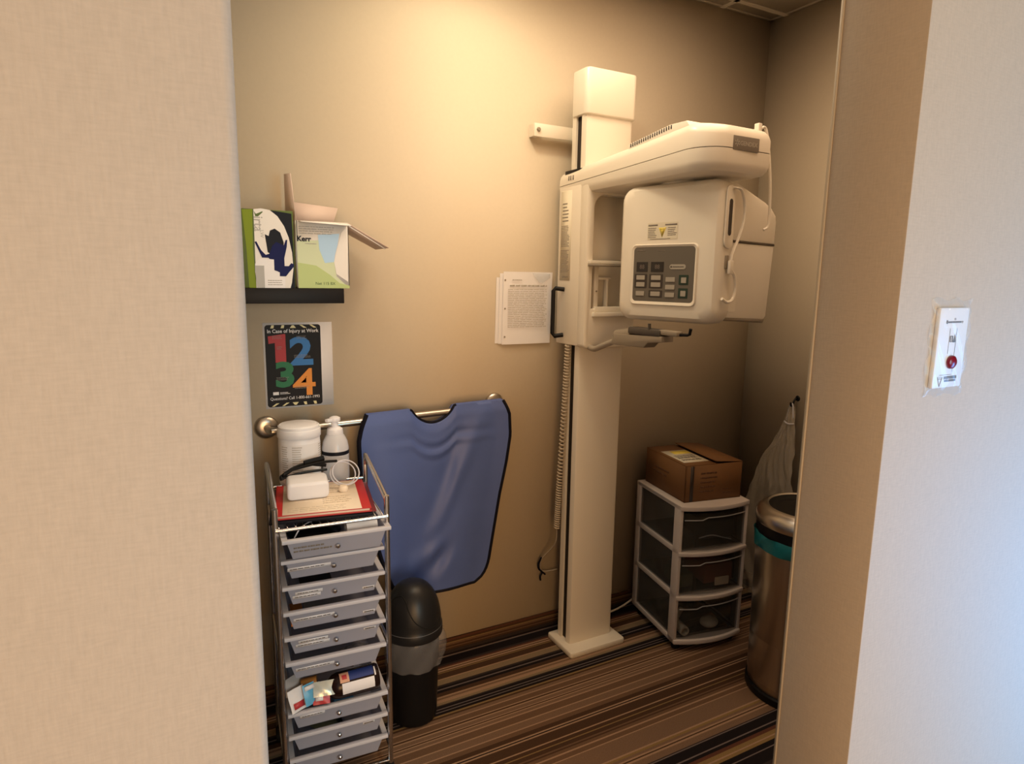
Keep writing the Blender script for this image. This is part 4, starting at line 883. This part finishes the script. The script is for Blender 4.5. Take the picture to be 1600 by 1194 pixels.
# ------------------------------------------------------------------ stainless can, liner, wall hook and bag
tc = thing('steel_trash_can', 'tall round stainless steel trash can beside the right jamb', 'trash can', (1.985, 1.43, 0))
CRad = .175
bm = NB(); lathe(bm, [(0, .03), (CRad-.010, .03), (CRad-.008, .034), (CRad, .620), (CRad-.004, .620), (CRad-.006, .06), (0, .05)], 64); ob('can_body', bm, M['steel'], tc, **K)
bm = NB(); lathe(bm, [(0, 0), (CRad-.004, 0), (CRad-.001, .004), (CRad-.001, .026), (CRad-.006, .032), (0, .032)], 64); ob('base_ring', bm, M['black'], tc, **K)
bm = NB(); lathe(bm, [(CRad-.012, .590), (CRad-.003, .596), (CRad+.0015, .600), (CRad+.0015, .649), (CRad-.006, .652)], 64); ob('black_collar', bm, M['black'], tc, **K)
bm = NB(); lathe(bm, [(CRad+.004, .648), (CRad+.006, .651), (CRad+.006, .672), (CRad+.001, .688), (CRad-.012, .702), (CRad-.024, .709), (CRad-.030, .710), (CRad-.036, .706)], 64); ld = ob('lid_ring', bm, M['nickel'], tc, **K)
bm = NB(); lathe(bm, [(CRad-.036, .706), (CRad-.046, .696), (CRad-.060, .692), (CRad-.075, .696), (.05, .698), (0, .698)], 56); ob('dark_lid', bm, M['lid_dark'], tc, **K)
bm = NB()
for zz in (.535, .490): tube(bm, [((CRad+.0006)*math.cos(R(a)), (CRad+.0006)*math.sin(R(a)), zz) for a in range(222, 262, 4)], .0012, 6)
ob('scored_lines', bm, M['chrome'], tc, **K)
bm = NB()
def wob2(a, k): return .0022*math.sin(a*9+k) + .0015*math.sin(a*17+2*k)
lathe(bm, [(CRad+.0045, .612), (CRad+.0060, .606), (CRad+.0065, .588), (CRad+.006, .568), (CRad+.005, .560)], 96, wob=wob2, mtx=T(1.985, 1.43, 0)); solo('can_liner', bm, M['teal'], 'teal bag liner folded over the rim of the stainless trash can', 'bin liner', smooth=60)
bm = NB(); tube(bm, spline([(XR-.001, 1.893, .985), (XR-.014, 1.893, .985), (XR-.024, 1.893, .972), (XR-.030, 1.893, .955), (XR-.040, 1.893, .955), (XR-.044, 1.893, .970)], 6), .0045, 8); lathe(bm, [(0, .004), (.010, .004), (.013, 0)], 18, mtx=leftf(XR-.0003, 1.893, .985)); solo('wall_hook', bm, M['black'], 'small dark hook high on the right wall above the clear bag', 'hook')
hb = thing('plastic_bag', 'clear crinkled plastic bag hanging from the hook on the right wall', 'bag', (XR-.05, 1.95, .04))
BL = [(.95, 1.903), (.89, 1.918), (.80, 1.965), (.66, 2.035), (.50, 2.085), (.38, 2.125), (.25, 2.135), (.15, 2.13), (.05, 2.10)]
BR = [(.95, 1.883), (.89, 1.868), (.80, 1.862), (.66, 1.855), (.50, 1.84), (.38, 1.80), (.25, 1.78), (.15, 1.78), (.05, 1.80)]
def bagpt(u, v, s):
    z = .95 + (.05-.95)*v; a, b = lerpt(BR, z), lerpt(BL, z); y = a+(b-a)*u
    th = (.006 + .050*v)*math.sin(u*PI)**.6
    x = XR-.034-.030*v + s*th + .006*math.sin(u*14+v*9)*min(1, v*3) + .004*math.sin(v*31+u*23) + .0035*math.sin(u*37+math.sin(v*21)*3) + .003*math.sin(v*63+u*51)
    return (min(x, XR-.004), y + .004*math.sin(v*25), z)
bm = NB(); grid(bm, 26, 60, lambda u, v: bagpt(u, v, -1)); grid(bm, 26, 60, lambda u, v: bagpt(u, v, 1)); ob('bag_body', bm, M['bag2'], hb, smooth=60)
bm = NB(); tube(bm, spline([(XR-.038, 1.878, .90), (XR-.038, 1.884, .95), (XR-.036, 1.892, .966), (XR-.036, 1.902, .95), (XR-.036, 1.915, .885)], 6), .004, 8, flat=.5); ob('bag_neck', bm, M['frostlip'], hb)
bm = NB(); tube(bm, spline([(XR-.045, 1.866, .878), (XR-.052, 1.892, .874), (XR-.045, 1.918, .880)], 5), .003, 6); ob('bag_knot', bm, M['frostlip'], hb)

# ------------------------------------------------------------------ exposure button plate on the near wall
ex = thing('exposure_switch', 'white wall plate with a red push button under clear film on the near right wall', 'switch', (.978, YF0, 1.355))
EX0, EX1, EZ0, EZ1 = .943, 1.0155, 1.354, 1.468
bm = NB(); prism(bm, rrect(EX0, EX1, EZ0, EZ1, .003, 3), .0065, bev=.002, mtx=wallf(0, YF0-.0002, 0)); ob('plate', bm, M['coolwhite'], ex)
ef = wallf((EX0+EX1)/2, YF0-.0068, (EZ0+EZ1)/2)
bm = NB(); lathe(bm, [(.0098, 0), (.0098, .002), (.009, .0045), (.006, .0065), (0, .007)], 28, mtx=ef @ T(.001, -.020, 0)); ob('push_button', bm, M['redbutton'], ex)
bm = NB(); box(bm, -.020, -.0165, .0345, .0395, 0, .0003, mtx=ef); lines(bm, -.0155, .018, .0350, .0385, 1, ef, fill=.7, ragged=0, seed=3); prism(bm, [(.019, .038), (.022, .038), (.0205, .0345)], .0003, mtx=ef)
tube(bm, [(-.006, .017, .0004), (-.001, .017, .0004), (-.001, .009, .0004), (-.006, .009, .0004)], .0009, 4, closed=True, mtx=ef); prism(bm, [(.001, .008), (.008, .008), (.0055, .020)], .0004, mtx=ef)
box(bm, -.0085, -.008, -.008, .028, 0, .0003, mtx=ef); box(bm, .0085, .009, -.035, .028, 0, .0003, mtx=ef); box(bm, -.022, .008, -.0385, -.038, 0, .0003, mtx=ef)
box(bm, -.010, .022, -.0445, -.0405, 0, .0003, mtx=ef); box(bm, -.008, .020, -.0485, -.0455, 0, .0003, mtx=ef); tube(bm, [(-.026, -.041, .0003), (-.014, -.041, .0003), (-.020, -.0545, .0003)], .0004, 4, closed=True, mtx=ef); tube(bm, [(-.0255, -.0435, .0003), (-.0145, -.0435, .0003)], .0003, 4, mtx=ef)
ob('plate_print', bm, M['ink'], ex)
bm = NB()
for z in (EZ1-.016, EZ0+.012): lathe(bm, [(0, .0008), (.0018, .0008), (.0018, 0)], 10, mtx=wallf((EX0+EX1)/2+.001, YF0-.0067, z))
ob('plate_screws', bm, M['grey'], ex)
bm = NB()
def film(u, v):
    e = max(abs(u-.5), abs(v-.5))*2; x = EX0-.011+(EX1-EX0+.022)*u + .003*math.sin(v*17+u*9); z = EZ0-.012+(EZ1-EZ0+.024)*v + .0025*math.sin(u*13)
    return (x, YF0 - (.0085 + .0012*math.sin(u*23+v*19) if e < .80 else .0012 + .0073*max(0, (1-e)/.2) + .0013*math.sin(u*40+v*31)), z)
grid(bm, 28, 36, film); ob('clear_film', bm, M['film'], ex, smooth=60)

# ------------------------------------------------------------------ lights
def area(name, loc, tgt, sx, sy, power, col, spread=180):
    l = bpy.data.lights.new(name, 'AREA'); l.shape = 'RECTANGLE'; l.size = sx; l.size_y = sy; l.energy = power; l.color = col; l.spread = R(spread)
    o = bpy.data.objects.new(name, l); C.objects.link(o); o.location = loc; o.rotation_euler = (Vector(tgt)-Vector(loc)).to_track_quat('-Z', 'Y').to_euler(); return o
def spot(name, loc, tgt, power, col, ang, blend, rad):
    l = bpy.data.lights.new(name, 'SPOT'); l.energy = power; l.color = col; l.spot_size = R(ang); l.spot_blend = blend; l.shadow_soft_size = rad
    o = bpy.data.objects.new(name, l); C.objects.link(o); o.location = loc; o.rotation_euler = (Vector(tgt)-Vector(loc)).to_track_quat('-Z', 'Y').to_euler(); return o
spot('alcove_downlight', (.92, 1.74, 2.63), (.95, 1.80, 0), 17, (1, .90, .63), 170, .5, .07)
area('alcove_ceiling_fill', (1.35, 1.35, 2.63), (1.35, 1.35, 0), 1.3, 1.0, 18.5, (1, .70, .45))  # added broad soft fill under the alcove ceiling, not a known fixture
area('alcove_side_fill', (.42, 1.45, 2.63), (.42, 1.45, 0), .3, .3, 2.2, (1, .90, .74))  # small extra fill added at the alcove's upper left
area('hall_fill', (-.1, -2.3, 1.1), (.7, 1.5, .7), 1.6, 1.8, 80, (1, .55, .22))  # low warm panel added behind the camera to lift the lower walls
area('hall_window', (1.1, -2.2, 1.3), (.35, .8, 1.2), 1.0, 1.4, 36, (.34, .82, 1))
area('side_window', (2.5, -.8, .55), (1.75, .515, .85), 1.0, 1.0, 17, (.10, .43, 1), 85)
w = bpy.data.worlds.new('room_ambient'); bpy.context.scene.world = w; w.use_nodes = True
w.node_tree.nodes['Background'].inputs[0].default_value = (.95, .93, 1, 1); w.node_tree.nodes['Background'].inputs[1].default_value = .02

# ------------------------------------------------------------------ camera
yaw, pit, rol = R(28.17324), R(9.23811), R(-.91393)
f = Vector((math.sin(yaw)*math.cos(pit), math.cos(yaw)*math.cos(pit), -math.sin(pit)))
r0 = Vector((math.cos(yaw), -math.sin(yaw), 0)); d0 = f.cross(r0)
r = r0*math.cos(rol) + d0*math.sin(rol); d = -r0*math.sin(rol) + d0*math.cos(rol)
cam = bpy.data.cameras.new('camera'); cam.sensor_width = 36; cam.lens = 36*1003.8/1600; cam.clip_start = .02
co = bpy.data.objects.new('camera', cam); C.objects.link(co)
u = -d; b = -f
co.matrix_world = Matrix(((r.x, u.x, b.x, 0), (r.y, u.y, b.y, 0), (r.z, u.z, b.z, 1.5), (0, 0, 0, 1)))
sc = bpy.context.scene; sc.camera = co
sc.view_settings.view_transform = 'Standard'; sc.view_settings.look = 'None'; sc.view_settings.gamma = 1; sc.view_settings.use_curve_mapping = False
sc.view_settings.exposure = 0
